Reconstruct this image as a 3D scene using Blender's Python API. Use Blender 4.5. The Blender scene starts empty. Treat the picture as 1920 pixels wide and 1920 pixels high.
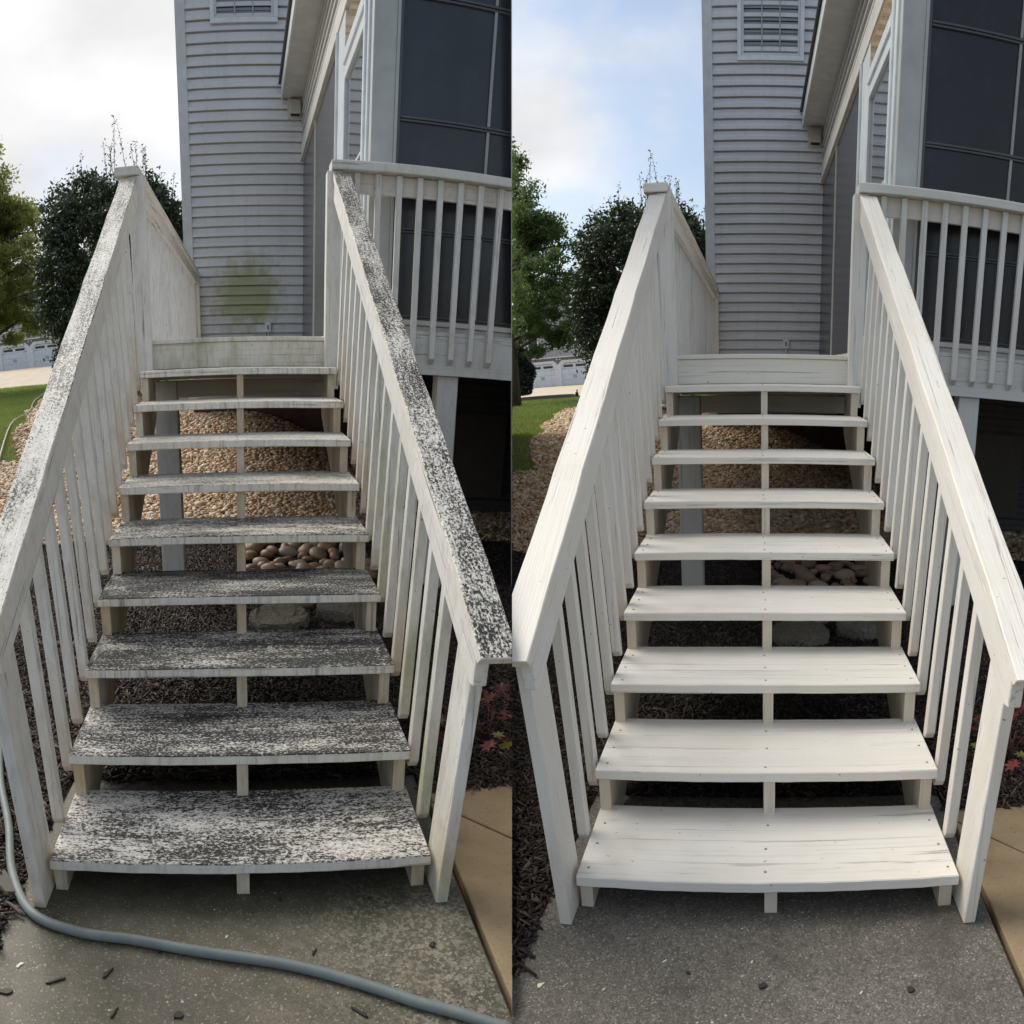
import bpy, bmesh, math, random
import numpy as np
from mathutils import Matrix, Vector

C = bpy.context.scene
COL = C.collection
random.seed(7)
PI = math.pi

# ------------------------------------------------------------------ camera, sky, sun, exposure
EYE = 1.65                      # eye height of the photographer
F, CY, PITCH = 1500.0, 1184.95, 0.313638
cam = bpy.data.cameras.new('camera')
cam.type = 'PANO'
cam.panorama_type = 'CENTRAL_CYLINDRICAL'
cam.central_cylindrical_range_u_min = -960 / F
cam.central_cylindrical_range_u_max = 960 / F
cam.central_cylindrical_range_v_min = -(1920 - CY) / F
cam.central_cylindrical_range_v_max = CY / F
cam.central_cylindrical_radius = 1.0
cam.clip_start = 0.05
cam.clip_end = 500
camo = bpy.data.objects.new('camera', cam)
COL.objects.link(camo)
camo.location = (0, 0, EYE)
camo.rotation_euler = (PI / 2 - PITCH, 0, 0)
C.camera = camo

SUN_AZ = math.radians(-52)      # measured from +Y towards +X: behind the trees on the far left
SUN_EL = math.radians(46)
world = bpy.data.worlds.new('World')
C.world = world
world.use_nodes = True
wt = world.node_tree
wt.nodes.clear()
def wn(t, **kw):
    n = wt.nodes.new(t)
    for k, v in kw.items(): setattr(n, k, v)
    return n
out = wn('ShaderNodeOutputWorld')
sky = wn('ShaderNodeTexSky', sky_type='NISHITA', sun_disc=False, sun_elevation=SUN_EL, sun_rotation=SUN_AZ)
bg1 = wn('ShaderNodeBackground'); bg1.inputs['Strength'].default_value = 0.115
wt.links.new(sky.outputs[0], bg1.inputs[0])
tc = wn('ShaderNodeTexCoord')
mp = wn('ShaderNodeMapping'); mp.inputs['Scale'].default_value = (1, 1, 1.9)
wt.links.new(tc.outputs['Generated'], mp.inputs[0])
nz = wn('ShaderNodeTexNoise'); nz.inputs['Scale'].default_value = 3.4; nz.inputs['Detail'].default_value = 7; nz.inputs['Roughness'].default_value = .52
wt.links.new(mp.outputs[0], nz.inputs['Vector'])
dot = wn('ShaderNodeVectorMath', operation='DOT_PRODUCT')
wt.links.new(tc.outputs['Generated'], dot.inputs[0])
sd = Vector((math.sin(SUN_AZ) * math.cos(SUN_EL), math.cos(SUN_AZ) * math.cos(SUN_EL), math.sin(SUN_EL)))
dot.inputs[1].default_value = sd
# cloud cover: thin and broken on the right, close to solid round the sun
cov = wn('ShaderNodeMapRange'); cov.inputs['From Min'].default_value = .62; cov.inputs['From Max'].default_value = .95
cov.inputs['To Min'].default_value = -.03; cov.inputs['To Max'].default_value = .5
wt.links.new(dot.outputs['Value'], cov.inputs['Value'])
add = wn('ShaderNodeMath', operation='ADD')
wt.links.new(nz.outputs['Fac'], add.inputs[0]); wt.links.new(cov.outputs[0], add.inputs[1])
cr = wn('ShaderNodeMapRange'); cr.interpolation_type = 'SMOOTHSTEP'
cr.inputs['From Min'].default_value = .40; cr.inputs['From Max'].default_value = .70
cr.inputs['To Min'].default_value = .22; cr.inputs['To Max'].default_value = 1.0
wt.links.new(add.outputs[0], cr.inputs['Value'])
bright = wn('ShaderNodeMapRange'); bright.inputs['From Min'].default_value = -.5; bright.inputs['From Max'].default_value = 1.0
bright.inputs['To Min'].default_value = .40; bright.inputs['To Max'].default_value = .84
wt.links.new(dot.outputs['Value'], bright.inputs['Value'])
nz2 = wn('ShaderNodeTexNoise'); nz2.inputs['Scale'].default_value = 4.0; nz2.inputs['Detail'].default_value = 5
wt.links.new(mp.outputs[0], nz2.inputs['Vector'])
m2 = wn('ShaderNodeMapRange'); m2.inputs['From Min'].default_value = .3; m2.inputs['From Max'].default_value = .7
m2.inputs['To Min'].default_value = .74; m2.inputs['To Max'].default_value = 1.08
wt.links.new(nz2.outputs['Fac'], m2.inputs['Value'])
mul = wn('ShaderNodeMath', operation='MULTIPLY')
wt.links.new(bright.outputs[0], mul.inputs[0]); wt.links.new(m2.outputs[0], mul.inputs[1])
bg2 = wn('ShaderNodeBackground'); bg2.inputs['Color'].default_value = (.97, .97, .98, 1)
wt.links.new(mul.outputs[0], bg2.inputs['Strength'])
mix = wn('ShaderNodeMixShader')
wt.links.new(cr.outputs[0], mix.inputs[0]); wt.links.new(bg1.outputs[0], mix.inputs[1]); wt.links.new(bg2.outputs[0], mix.inputs[2])
wt.links.new(mix.outputs[0], out.inputs[0])

sl = bpy.data.lights.new('sun', 'SUN'); sl.energy = 2.3; sl.angle = math.radians(38); sl.color = (1, .95, .86)
so = bpy.data.objects.new('sun', sl); COL.objects.link(so)
so.rotation_euler = sd.to_track_quat('Z', 'Y').to_euler()

C.view_settings.view_transform = 'Standard'
C.view_settings.look = 'None'
C.view_settings.exposure = 0.50
C.view_settings.gamma = 1
C.cycles.max_bounces = 8

# ------------------------------------------------------------------ materials
MATS = {}
class N:
    def __init__(s, name):
        s.m = bpy.data.materials.new(name); s.m.use_nodes = True; s.t = s.m.node_tree; s.t.nodes.clear()
        s.out = s.t.nodes.new('ShaderNodeOutputMaterial'); s.b = s.t.nodes.new('ShaderNodeBsdfPrincipled')
        s.t.links.new(s.b.outputs[0], s.out.inputs[0]); s._tc = None; s._rnd = None
    def n(s, t, **kw):
        x = s.t.nodes.new(t)
        for k, v in kw.items(): setattr(x, k, v)
        return x
    def set(s, node, key, val):
        sock = node.inputs[key]
        if isinstance(val, bpy.types.NodeSocket): s.t.links.new(val, sock)
        elif val is not None: sock.default_value = val
    def tc(s, what='Object'):
        if s._tc is None: s._tc = s.n('ShaderNodeTexCoord')
        return s._tc.outputs[what]
    def info(s):
        if s._rnd is None: s._rnd = s.n('ShaderNodeObjectInfo')
        return s._rnd
    def math(s, op, a, b=None, clamp=False):
        x = s.n('ShaderNodeMath', operation=op, use_clamp=clamp); s.set(x, 0, a)
        if b is not None: s.set(x, 1, b)
        return x.outputs[0]
    def coords(s, scale=(1, 1, 1), shift=True, src=None):
        v = src or s.tc()
        if shift:
            a = s.n('ShaderNodeVectorMath', operation='ADD'); s.set(a, 0, v)
            sc = s.n('ShaderNodeVectorMath', operation='SCALE'); sc.inputs[0].default_value = (7.3, 5.1, 3.7); s.set(sc, 'Scale', s.info().outputs['Random'])
            s.t.links.new(sc.outputs[0], a.inputs[1]); v = a.outputs[0]
        m = s.n('ShaderNodeVectorMath', operation='MULTIPLY'); s.set(m, 0, v); m.inputs[1].default_value = scale
        return m.outputs[0]
    def noise(s, vec, scale=5, detail=4, rough=.5, dist=0):
        x = s.n('ShaderNodeTexNoise'); s.set(x, 'Vector', vec)
        for k, v in (('Scale', scale), ('Detail', detail), ('Roughness', rough), ('Distortion', dist)): x.inputs[k].default_value = v
        return x.outputs['Fac']
    def rng(s, v, a, b, c=0., d=1., smooth=False):
        x = s.n('ShaderNodeMapRange'); s.set(x, 'Value', v)
        if smooth: x.interpolation_type = 'SMOOTHSTEP'
        for k, q in (('From Min', a), ('From Max', b), ('To Min', c), ('To Max', d)): s.set(x, k, q)
        return x.outputs[0]
    def mix(s, fac, a, b, mode='MIX'):
        x = s.n('ShaderNodeMix', data_type='RGBA', blend_type=mode); s.set(x, 0, fac)
        for k, v in ((6, a), (7, b)):
            if isinstance(v, tuple): v = tuple(v[:3]) + (1,)
            s.set(x, k, v)
        return x.outputs[2]
    def bump(s, h, strength=.3, dist=.01):
        x = s.n('ShaderNodeBump'); s.set(x, 'Height', h); x.inputs['Strength'].default_value = strength; x.inputs['Distance'].default_value = dist
        s.t.links.new(x.outputs[0], s.b.inputs['Normal'])
    def normal_z(s):
        g = s.n('ShaderNodeSeparateXYZ'); s.set(g, 0, s.tc('Normal')); return g.outputs[2]
    def sep(s, v):
        g = s.n('ShaderNodeSeparateXYZ'); s.set(g, 0, v); return g.outputs
    def done(s, color, rough=.6, spec=.4):
        s.set(s.b, 'Base Color', tuple(color[:3]) + (1,) if isinstance(color, tuple) else color)
        s.set(s.b, 'Roughness', rough); s.b.inputs['Specular IOR Level'].default_value = spec
        return s.m

def paint(axis, dirty=False, mildew=0., base=(.77, .73, .65), slope=0., algae=False, drips=0., tea=False):
    """old white-painted lumber, grain running along AXIS; dirty = mildewed paint"""
    key = ('paint', axis, dirty, mildew, base, slope, algae, drips, tea)
    if key in MATS: return MATS[key]
    s = N('old_painted_wood')
    src = s.tc()
    if slope:
        r = s.n('ShaderNodeVectorRotate', rotation_type='X_AXIS'); s.set(r, 'Vector', src); r.inputs['Angle'].default_value = -slope; src = r.outputs[0]
    long_ = {'x': (1, 0, 0), 'y': (0, 1, 0), 'z': (0, 0, 1)}[axis]
    def sc(al, ac): return tuple(al if q else ac for q in long_)
    gv = s.coords(sc(.55, 40), src=src)
    grain = s.noise(gv, 1.6, 6, .62, 1.1)
    fine = s.noise(s.coords(sc(5, 130), src=src), 1.2, 3, .6)
    low = s.noise(s.coords(sc(.9, 3.2), src=src), 1.7, 3)
    crk = s.rng(grain, .388, .362)                      # thin dark checks along the grain
    crk = s.math('MULTIPLY', crk, s.rng(low, .36, .54))
    crk = s.math('MULTIPLY', crk, s.rng(fine, .25, .5))
    col = s.mix(s.rng(low, .35, .7), base, tuple(b * k for b, k in zip(base, (1.06, 1.075, 1.11))))
    stain = s.rng(s.noise(s.coords((2.3, 2.3, 1.3)), 2.2, 4, .6), .52, .78, 0, .32)
    col = s.mix(stain, col, (base[0] * .84, base[1] * .78, base[2] * .66))
    col = s.mix(s.math('MULTIPLY', crk, .8 if dirty else .62), col, (.17, .155, .13) if dirty else (.24, .21, .16))
    ring = s.noise(s.coords(sc(.8, 95), src=src), 1.3, 4, .6, .9)      # fine raised grain seen through the paint
    col = s.mix(s.math('MULTIPLY', s.rng(ring, .45, .36, 0, .17), s.rng(low, .3, .6, .35, 1)), col, (.40, .36, .29))
    scuff = s.rng(s.noise(s.coords((16, 16, 16)), 1.6, 5, .75), .62, .74, 0, .28)
    col = s.mix(scuff, col, (.52, .485, .41))
    if tea:                                            # tea-coloured rot stain low on uprights
        ox_, oy_, oz_ = s.sep(s.tc())
        low_z = s.math('MULTIPLY', s.rng(s.math('SUBTRACT', oz_, s.math('MULTIPLY', oy_, .468)), .50, .02), s.math('LESS_THAN', oy_, 3.3))
        tea = s.math('MULTIPLY', low_z, s.rng(s.noise(s.coords((5, 5, 2)), 1.5, 4, .6), .35, .65, 0, .75 if dirty else .35))
        col = s.mix(tea, col, (.50, .34, .16))
    # knots and nail heads
    sp = s.noise(s.coords((14, 14, 14)), 3.1, 2, .5)
    col = s.mix(s.rng(sp, .735, .76, 0, .7), col, (.2, .17, .13))
    if dirty:
        col = s.mix(.35, col, (.55, .47, .37), 'MULTIPLY') if False else col
        grime = s.rng(s.noise(s.coords((9, 9, 3)), 2.5, 6, .7), .48, .72, 0, .42)
        col = s.mix(grime, col, (.36, .33, .28))
    if algae:
        gz = s.noise(s.coords((3, 3, 1.2), shift=False), 2.0, 5, .65)
        col = s.mix(s.rng(gz, .46, .7, 0, .62), col, (.27, .31, .12))
    if drips:
        dv = s.noise(s.coords((30, 30, 2.0)), 1.4, 4, .7)
        dark = s.math('MULTIPLY', s.rng(dv, .50, .66, 0, drips), s.rng(s.noise(s.coords((5, 5, 1)), 1.7, 5, .75), .38, .66))
        col = s.mix(dark, col, (.07, .065, .05))
    if mildew:
        up = s.rng(s.normal_z(), .25, .55)
        patch = s.noise(s.coords(sc(1.6, 5.5), src=src), 1.3, 5, .62)
        wear = s.info().outputs['Color']
        wr = s.sep(wear)
        hf = s.noise(s.coords(sc(88, 140), src=src), 1.0, 3, .72, .3)
        hf2 = s.noise(s.coords(sc(34, 84), src=src), 1.0, 4, .7, .5)
        strk = s.noise(s.coords(sc(3.2, 120), src=src), 1.0, 3, .6, .6)
        thr = s.math('ADD', s.rng(patch, .32, .68, .585, .455), s.math('MULTIPLY', s.math('SUBTRACT', .5, wr[0]), .26))
        v = s.math('ADD', s.math('ADD', s.math('MULTIPLY', hf, .66), s.math('MULTIPLY', hf2, .18)), s.math('MULTIPLY', strk, .16))
        mm = s.n('ShaderNodeMapRange'); s.set(mm, 'Value', v); s.set(mm, 'From Min', s.math('SUBTRACT', thr, .030)); s.set(mm, 'From Max', s.math('ADD', thr, .045))
        mm = s.math('MULTIPLY', s.math('MULTIPLY', mm.outputs[0], up), mildew)
        film = s.math('MULTIPLY', s.math('MULTIPLY', s.rng(hf2, .34, .62, 0, .35), s.rng(patch, .28, .6)), up)
        col = s.mix(film, col, (.27, .26, .225))
        bare = s.rng(s.noise(s.coords(sc(10, 60), src=src), 1.3, 5, .7), .45, .6, 0, .35)
        col = s.mix(s.math('MULTIPLY', bare, up), col, (.42, .39, .33))
        dark = s.mix(s.rng(hf2, .35, .7), (.006, .006, .007), (.042, .040, .038))
        col = s.mix(mm, col, dark)
    s.bump(s.math('ADD', s.math('MULTIPLY', grain, .7), s.math('ADD', s.math('MULTIPLY', fine, .35), s.math('MULTIPLY', crk, -.6))), .6, .004)
    MATS[key] = s.done(col, s.rng(low, .3, .7, .5, .72), .35)
    return MATS[key]

S_ALG = (.665 + .09, 2.42)       # stain centre measured from the wall's corner, which is the house's origin
def vinyl(algae=False, base=(.64, .64, .64)):
    key = ('vinyl', algae, base)
    if key in MATS: return MATS[key]
    s = N('vinyl_siding')
    low = s.noise(s.coords((1.2, 1.2, .8)), 1.5, 4)
    col = s.mix(s.rng(low, .3, .7), base, tuple(b * 1.09 for b in base))
    gr = s.noise(s.coords((3, 3, 40)), 3, 3)
    zz = s.sep(s.tc())
    lapn = s.math('FLOOR', s.math('DIVIDE', s.math('SUBTRACT', zz[2], 1.02), .1275))
    cmb = s.n('ShaderNodeCombineXYZ'); s.set(cmb, 0, s.math('MULTIPLY', zz[0], .55)); s.set(cmb, 1, s.math('MULTIPLY', zz[1], .55)); s.set(cmb, 2, s.math('MULTIPLY', lapn, 3.7))
    pan = s.noise(cmb.outputs[0], 1.0, 1, .3)              # one panel a shade off the next
    col = s.mix(s.rng(pan, .35, .65, 0, .16), col, tuple(b * .72 for b in base))
    drt = s.rng(s.noise(s.coords((9, 9, .7)), 1.6, 5, .7), .5, .75, 0, .20)
    col = s.mix(drt, col, (.22, .21, .19))
    if algae:
        x, y, z = s.sep(s.tc())
        u = s.math('DIVIDE', s.math('SUBTRACT', x, S_ALG[0]), .50)
        v = s.math('DIVIDE', s.math('SUBTRACT', z, S_ALG[1]), .55)
        r = s.math('SQRT', s.math('ADD', s.math('MULTIPLY', u, u), s.math('MULTIPLY', v, v)))
        cm2 = s.n('ShaderNodeCombineXYZ'); s.set(cm2, 0, s.math('MULTIPLY', x, 4.)); s.set(cm2, 2, s.math('ADD', s.math('MULTIPLY', lapn, 2.3), s.math('MULTIPLY', z, 2.5)))
        nn = s.noise(cm2.outputs[0], 1.2, 6, .75)
        f = s.rng(s.math('ADD', r, s.math('MULTIPLY', s.math('SUBTRACT', nn, .5), 2.2)), 1.15, .55, 0, .85)
        col = s.mix(f, col, (.33, .35, .17))
    s.bump(s.math('ADD', gr, low), .06, .004)
    MATS[key] = s.done(col, .48, .35)
    return MATS[key]

def plain(name, c, rough=.5, spec=.4, var=.12, sc=6, bump=.0, metal=0.):
    key = ('plain', name)
    if key in MATS: return MATS[key]
    s = N(name)
    nn = s.noise(s.coords((1, 1, 1)), sc, 5, .6)
    col = s.mix(s.rng(nn, .3, .7), tuple(q * (1 - var) for q in c), tuple(min(1, q * (1 + var)) for q in c))
    if bump: s.bump(s.noise(s.coords((1, 1, 1)), sc * 8, 4, .6), bump, .004)
    s.b.inputs['Metallic'].default_value = metal
    MATS[key] = s.done(col, rough, spec)
    return MATS[key]

def pieces(name, cols, rough=.7, spec=.3, vein=0.):
    """many small pieces in one mesh, each with its own real colour"""
    key = ('pieces', name)
    if key in MATS: return MATS[key]
    s = N(name)
    g = s.n('ShaderNodeNewGeometry')
    r = s.n('ShaderNodeValToRGB'); s.set(r, 0, g.outputs['Random Per Island'])
    cr_ = r.color_ramp; cr_.interpolation = 'LINEAR'
    k = len(cols)
    cr_.elements[0].position = 0; cr_.elements[0].color = cols[0] + (1,)
    cr_.elements[1].position = 1; cr_.elements[1].color = cols[-1] + (1,)
    for i in range(1, k - 1):
        e = cr_.elements.new(i / (k - 1)); e.color = cols[i] + (1,)
    col = r.outputs[0]
    nn = s.noise(s.tc(), 60, 4, .7)
    col = s.mix(s.rng(nn, .3, .7, 0, .35 if vein == 0 else vein), col, tuple(q * .55 for q in cols[0]))
    s.bump(nn, .25, .003)
    MATS[key] = s.done(col, rough, spec)
    return MATS[key]

def leafmat(name, a, b, gloss=.45, trans=.25):
    key = ('leaf', name)
    if key in MATS: return MATS[key]
    s = N(name)
    g = s.n('ShaderNodeNewGeometry')
    f = s.math('POWER', g.outputs['Random Per Island'], 1.6)
    big = s.noise(s.tc(), .9, 3, .6)
    col = s.mix(s.math('MULTIPLY', s.math('ADD', f, s.rng(big, .35, .7)), .5), a, b)
    tr = s.n('ShaderNodeBsdfTranslucent'); s.set(tr, 0, s.mix(.6, col, (b[0] * 1.5, b[1] * 1.8, b[2])))
    ms = s.n('ShaderNodeMixShader'); ms.inputs[0].default_value = trans
    s.t.links.new(s.b.outputs[0], ms.inputs[1]); s.t.links.new(tr.outputs[0], ms.inputs[2]); s.t.links.new(ms.outputs[0], s.out.inputs[0])
    MATS[key] = s.done(col, gloss, .5)
    return MATS[key]

def concrete(kind):
    key = ('concrete', kind)
    if key in MATS: return MATS[key]
    s = N('concrete_' + kind)
    v = s.coords((1, 1, 1), shift=False)
    big = s.noise(v, 1.4, 5, .6, .3); mid = s.noise(v, 9, 6, .65); agg = s.noise(v, 120, 4, .75); agg2 = s.noise(v, 62, 3, .6)
    x, y, z = s.sep(s.tc())
    vg = s.n('ShaderNodeTexVoronoi'); vg.inputs['Scale'].default_value = 210; s.set(vg, 'Vector', v)
    grit = s.sep(vg.outputs['Color'])[2]
    vh = s.n('ShaderNodeTexVoronoi'); vh.inputs['Scale'].default_value = 95; s.set(vh, 'Vector', v)
    grit2 = s.sep(vh.outputs['Color'])[1]
    if kind == 'wet':
        col = s.mix(s.rng(big, .35, .68), (.080, .070, .046), (.190, .160, .112))
        col = s.mix(s.rng(mid, .38, .72, 0, .7), col, (.20, .165, .12))
        gm = s.rng(s.noise(s.coords((1.5, 2.4, 1), shift=False), 2.3, 6, .7), .44, .64, 0, .7)
        col = s.mix(gm, col, (.055, .062, .026))
        px = s.math('MULTIPLY', s.rng(x, .05, .42), s.rng(s.noise(v, 2.3, 6, .7), .40, .56))
        lic = s.math('MULTIPLY', s.rng(grit2, .48, .62), px)
        col = s.mix(s.math('MULTIPLY', lic, .85), col, (.29, .265, .20))
        col = s.mix(s.rng(grit, .2, .95, .45, 0), col, (.03, .03, .022))
        col = s.mix(s.rng(grit, .93, 1.0, 0, .5), col, (.42, .40, .33))
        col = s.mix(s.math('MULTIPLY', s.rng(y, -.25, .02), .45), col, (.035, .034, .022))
        rough = .5
    elif kind == 'dry':
        col = s.mix(s.rng(big, .35, .68), (.15, .135, .11), (.225, .205, .172))
        col = s.mix(s.rng(grit, .1, .9, .68, 0), col, (.055, .05, .043))
        col = s.mix(s.rng(grit2, .82, .95, 0, .6), col, (.07, .062, .052))
        col = s.mix(s.rng(grit, .93, .99, 0, .55), col, (.42, .39, .33))
        dm = s.rng(s.noise(v, 2.6, 6, .7), .50, .66, 0, .55)
        col = s.mix(dm, col, (.05, .045, .038))
        rough = .75
    elif kind == 'tan':
        col = s.mix(s.rng(big, .35, .68), (.27, .195, .11), (.36, .27, .16))
        col = s.mix(s.rng(mid, .45, .75, 0, .5), col, (.19, .145, .085))
        col = s.mix(s.rng(agg2, .60, .66, 0, .5), col, (.13, .11, .08))
        rough = .8
    else:
        col = s.mix(s.rng(big, .35, .68), (.50, .42, .31), (.62, .53, .40)); rough = .85
    # white flecks and small dark grit
    vo = s.n('ShaderNodeTexVoronoi'); vo.inputs['Scale'].default_value = 26; s.set(vo, 'Vector', v)
    sepc = s.sep(vo.outputs['Color'])
    fl = s.math('MULTIPLY', s.math('LESS_THAN', vo.outputs['Distance'], s.rng(sepc[1], 0, 1, .04, .11)), s.math('GREATER_THAN', sepc[0], .86))
    col = s.mix(s.math('MULTIPLY', fl, .85 if kind in ('wet', 'dry') else .2), col, (.55, .53, .46))
    s.bump(s.math('ADD', s.math('MULTIPLY', agg, .6), s.math('MULTIPLY', mid, .6)), .55, .004)
    MATS[key] = s.done(col, rough, .35)
    return MATS[key]

def soil(name, a, b):
    key = ('soil', name)
    if key in MATS: return MATS[key]
    s = N(name); v = s.tc()
    n1 = s.noise(v, 3, 6, .7); n2 = s.noise(v, 55, 5, .75)
    col = s.mix(s.rng(n1, .35, .65), a, b); col = s.mix(s.rng(n2, .4, .65, 0, .6), col, tuple(q * .45 for q in a))
    s.bump(n2, .8, .02)
    MATS[key] = s.done(col, .9, .2)
    return MATS[key]

def glassmat(name, c=(.012, .014, .017), rough=.03, spec=1.0):
    key = ('glass', name)
    if key in MATS: return MATS[key]
    s = N(name); n1 = s.noise(s.tc(), 1.6, 2)
    s.bump(n1, .035, .05)
    s.b.inputs['Coat Weight'].default_value = .6; s.b.inputs['Coat Roughness'].default_value = .02
    MATS[key] = s.done(c, rough, spec)
    return MATS[key]

def screenmat(name, c):
    key = ('screen', name)
    if key in MATS: return MATS[key]
    s = N(name); n1 = s.noise(s.coords((1.3, 1.3, 1.0)), 1.5, 4, .6); n2 = s.noise(s.tc(), 260, 2)
    dust = s.rng(s.noise(s.coords((3, 3, 2)), 1.2, 6, .7), .5, .85, 0, .10)
    col = s.mix(s.rng(n1, .3, .7), tuple(q * .75 for q in c), tuple(q * 1.25 for q in c))
    col = s.mix(dust, col, (.3, .3, .3)); col = s.mix(s.rng(n2, .4, .6, 0, .25), col, (.0, .0, .0))
    s.bump(s.noise(s.tc(), 1.1, 2), .12, .06)
    MATS[key] = s.done(col, .26, .5)
    return MATS[key]

# ------------------------------------------------------------------ the two sites
# the same back yard stands twice, once before and once after the stairs were cleaned, either side of the plane x = 0
def Rz(a): c, s = math.cos(a), math.sin(a); return np.array([[c, -s, 0], [s, c, 0], [0, 0, 1.]])
def Rx(a): c, s = math.cos(a), math.sin(a); return np.array([[1., 0, 0], [0, c, -s], [0, s, c]])
def Ry(a): c, s = math.cos(a), math.sin(a); return np.array([[c, 0, s], [0, 1., 0], [-s, 0, c]])
class Site: pass
def make_site(name, eye, yaw, pitch, roll, side):
    S = Site(); S.name = name; S.c = np.array(eye); S.R = Ry(roll) @ Rx(pitch) @ Rz(yaw); S.side = side
    M = Matrix.Identity(4)
    t = np.array([0, 0, EYE]) - S.R @ S.c
    for i in range(3):
        for j in range(3): M[i][j] = S.R[i, j]
        M[i][3] = t[i]
    S.M = M; S.t = t
    return S
A = make_site('before', (0.04406, -2.12535, 1.64098), 0.316561, 0.009243, 0.090767, -1)
B = make_site('after', (-0.03634, -2.12321, 1.65552), -0.290942, -0.009236, -0.0935, 1)
A.dirty, B.dirty = True, False
RC = Rx(PITCH)
def world_pts(S, P): return np.asarray(P, float) @ S.R.T + S.t
def pix(S, P):
    c = (world_pts(S, P) - np.array([0, 0, EYE])) @ RC.T
    return np.stack([960 + F * np.arctan2(c[:, 0], c[:, 1]), CY - F * c[:, 2] / np.hypot(c[:, 0], c[:, 1])], 1)
def shown(S, P, m=90):                       # near the picture (with a margin), and on the site's own side of x = 0
    p = pix(S, P); w = world_pts(S, P)
    lo, hi = (-m, 960) if S.side < 0 else (960, 1920 + m)
    return (p[:, 0] > lo) & (p[:, 0] < hi) & (p[:, 1] > -m) & (p[:, 1] < 1920 + m) & (w[:, 0] * S.side > .004)

# ------------------------------------------------------------------ mesh helpers
def bm_box(bm, x0, x1, y0, y1, z0, z1, bev=.002):
    v = [bm.verts.new(p) for p in ((x0, y0, z0), (x1, y0, z0), (x1, y1, z0), (x0, y1, z0), (x0, y0, z1), (x1, y0, z1), (x1, y1, z1), (x0, y1, z1))]
    fs = [bm.faces.new([v[i] for i in q]) for q in ((0, 3, 2, 1), (4, 5, 6, 7), (0, 1, 5, 4), (1, 2, 6, 5), (2, 3, 7, 6), (3, 0, 4, 7))]
    if bev:
        es = list({e for f in fs for e in f.edges})
        bmesh.ops.bevel(bm, geom=es, offset=bev, segments=1, affect='EDGES')
def bm_prism(bm, poly, a0, a1, axis='x', bev=.002):
    """polygon in the two other axes, pushed along AXIS from a0 to a1"""
    def P(u, v, a): return {'x': (a, u, v), 'y': (u, a, v), 'z': (u, v, a)}[axis]
    lo = [bm.verts.new(P(u, v, a0)) for u, v in poly]; hi = [bm.verts.new(P(u, v, a1)) for u, v in poly]
    fs = [bm.faces.new(lo), bm.faces.new(list(reversed(hi)))]
    n = len(poly)
    for i in range(n): fs.append(bm.faces.new((lo[i], hi[i], hi[(i + 1) % n], lo[(i + 1) % n])))
    bmesh.ops.recalc_face_normals(bm, faces=fs)
    if bev:
        es = list({e for f in fs for e in f.edges})
        bmesh.ops.bevel(bm, geom=es, offset=bev, segments=1, affect='EDGES')
def bm_tube(bm, pts, rad, seg=10, cap=True):
    pts = [Vector(p) for p in pts]; rings = []
    rr = rad if isinstance(rad, (list, tuple)) else [rad] * len(pts)
    for i, p in enumerate(pts):
        d = (pts[min(i + 1, len(pts) - 1)] - pts[max(i - 1, 0)]).normalized()
        a = d.orthogonal().normalized() if i == 0 else (a - d * a.dot(d)).normalized()
        b = d.cross(a)
        rings.append([bm.verts.new(p + (a * math.cos(2 * PI * k / seg) + b * math.sin(2 * PI * k / seg)) * rr[i]) for k in range(seg)])
    for i in range(len(rings) - 1):
        for k in range(seg):
            f = bm.faces.new((rings[i][k], rings[i][(k + 1) % seg], rings[i + 1][(k + 1) % seg], rings[i + 1][k])); f.smooth = True
    if cap: bm.faces.new(list(reversed(rings[0]))); bm.faces.new(rings[-1])

def cut_seam(bm, S, origin):
    """keep only the part of a mesh on the site's own side of x = 0"""
    if not bm.verts: return
    ws = [(S.R[0, 0] * (v.co.x + origin[0]) + S.R[0, 1] * (v.co.y + origin[1]) + S.R[0, 2] * (v.co.z + origin[2]) + S.t[0]) * S.side for v in bm.verts]
    if min(ws) >= .0003: return
    if max(ws) <= .0003: bm.clear(); return
    n = Vector(S.R[0, :]) * S.side                     # world x in site coordinates
    d = .0003
    # plane: n . (p + origin) + t0*side = d
    k = d - S.t[0] * S.side - n.dot(Vector(origin))
    r = bmesh.ops.bisect_plane(bm, geom=bm.verts[:] + bm.edges[:] + bm.faces[:], plane_co=n * k, plane_no=n, clear_inner=True, clear_outer=False)
    ed = [g for g in r['geom_cut'] if isinstance(g, bmesh.types.BMEdge) and g.is_valid and len(g.link_faces) == 1]
    try: bmesh.ops.holes_fill(bm, edges=ed, sides=0)
    except Exception: pass

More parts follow.
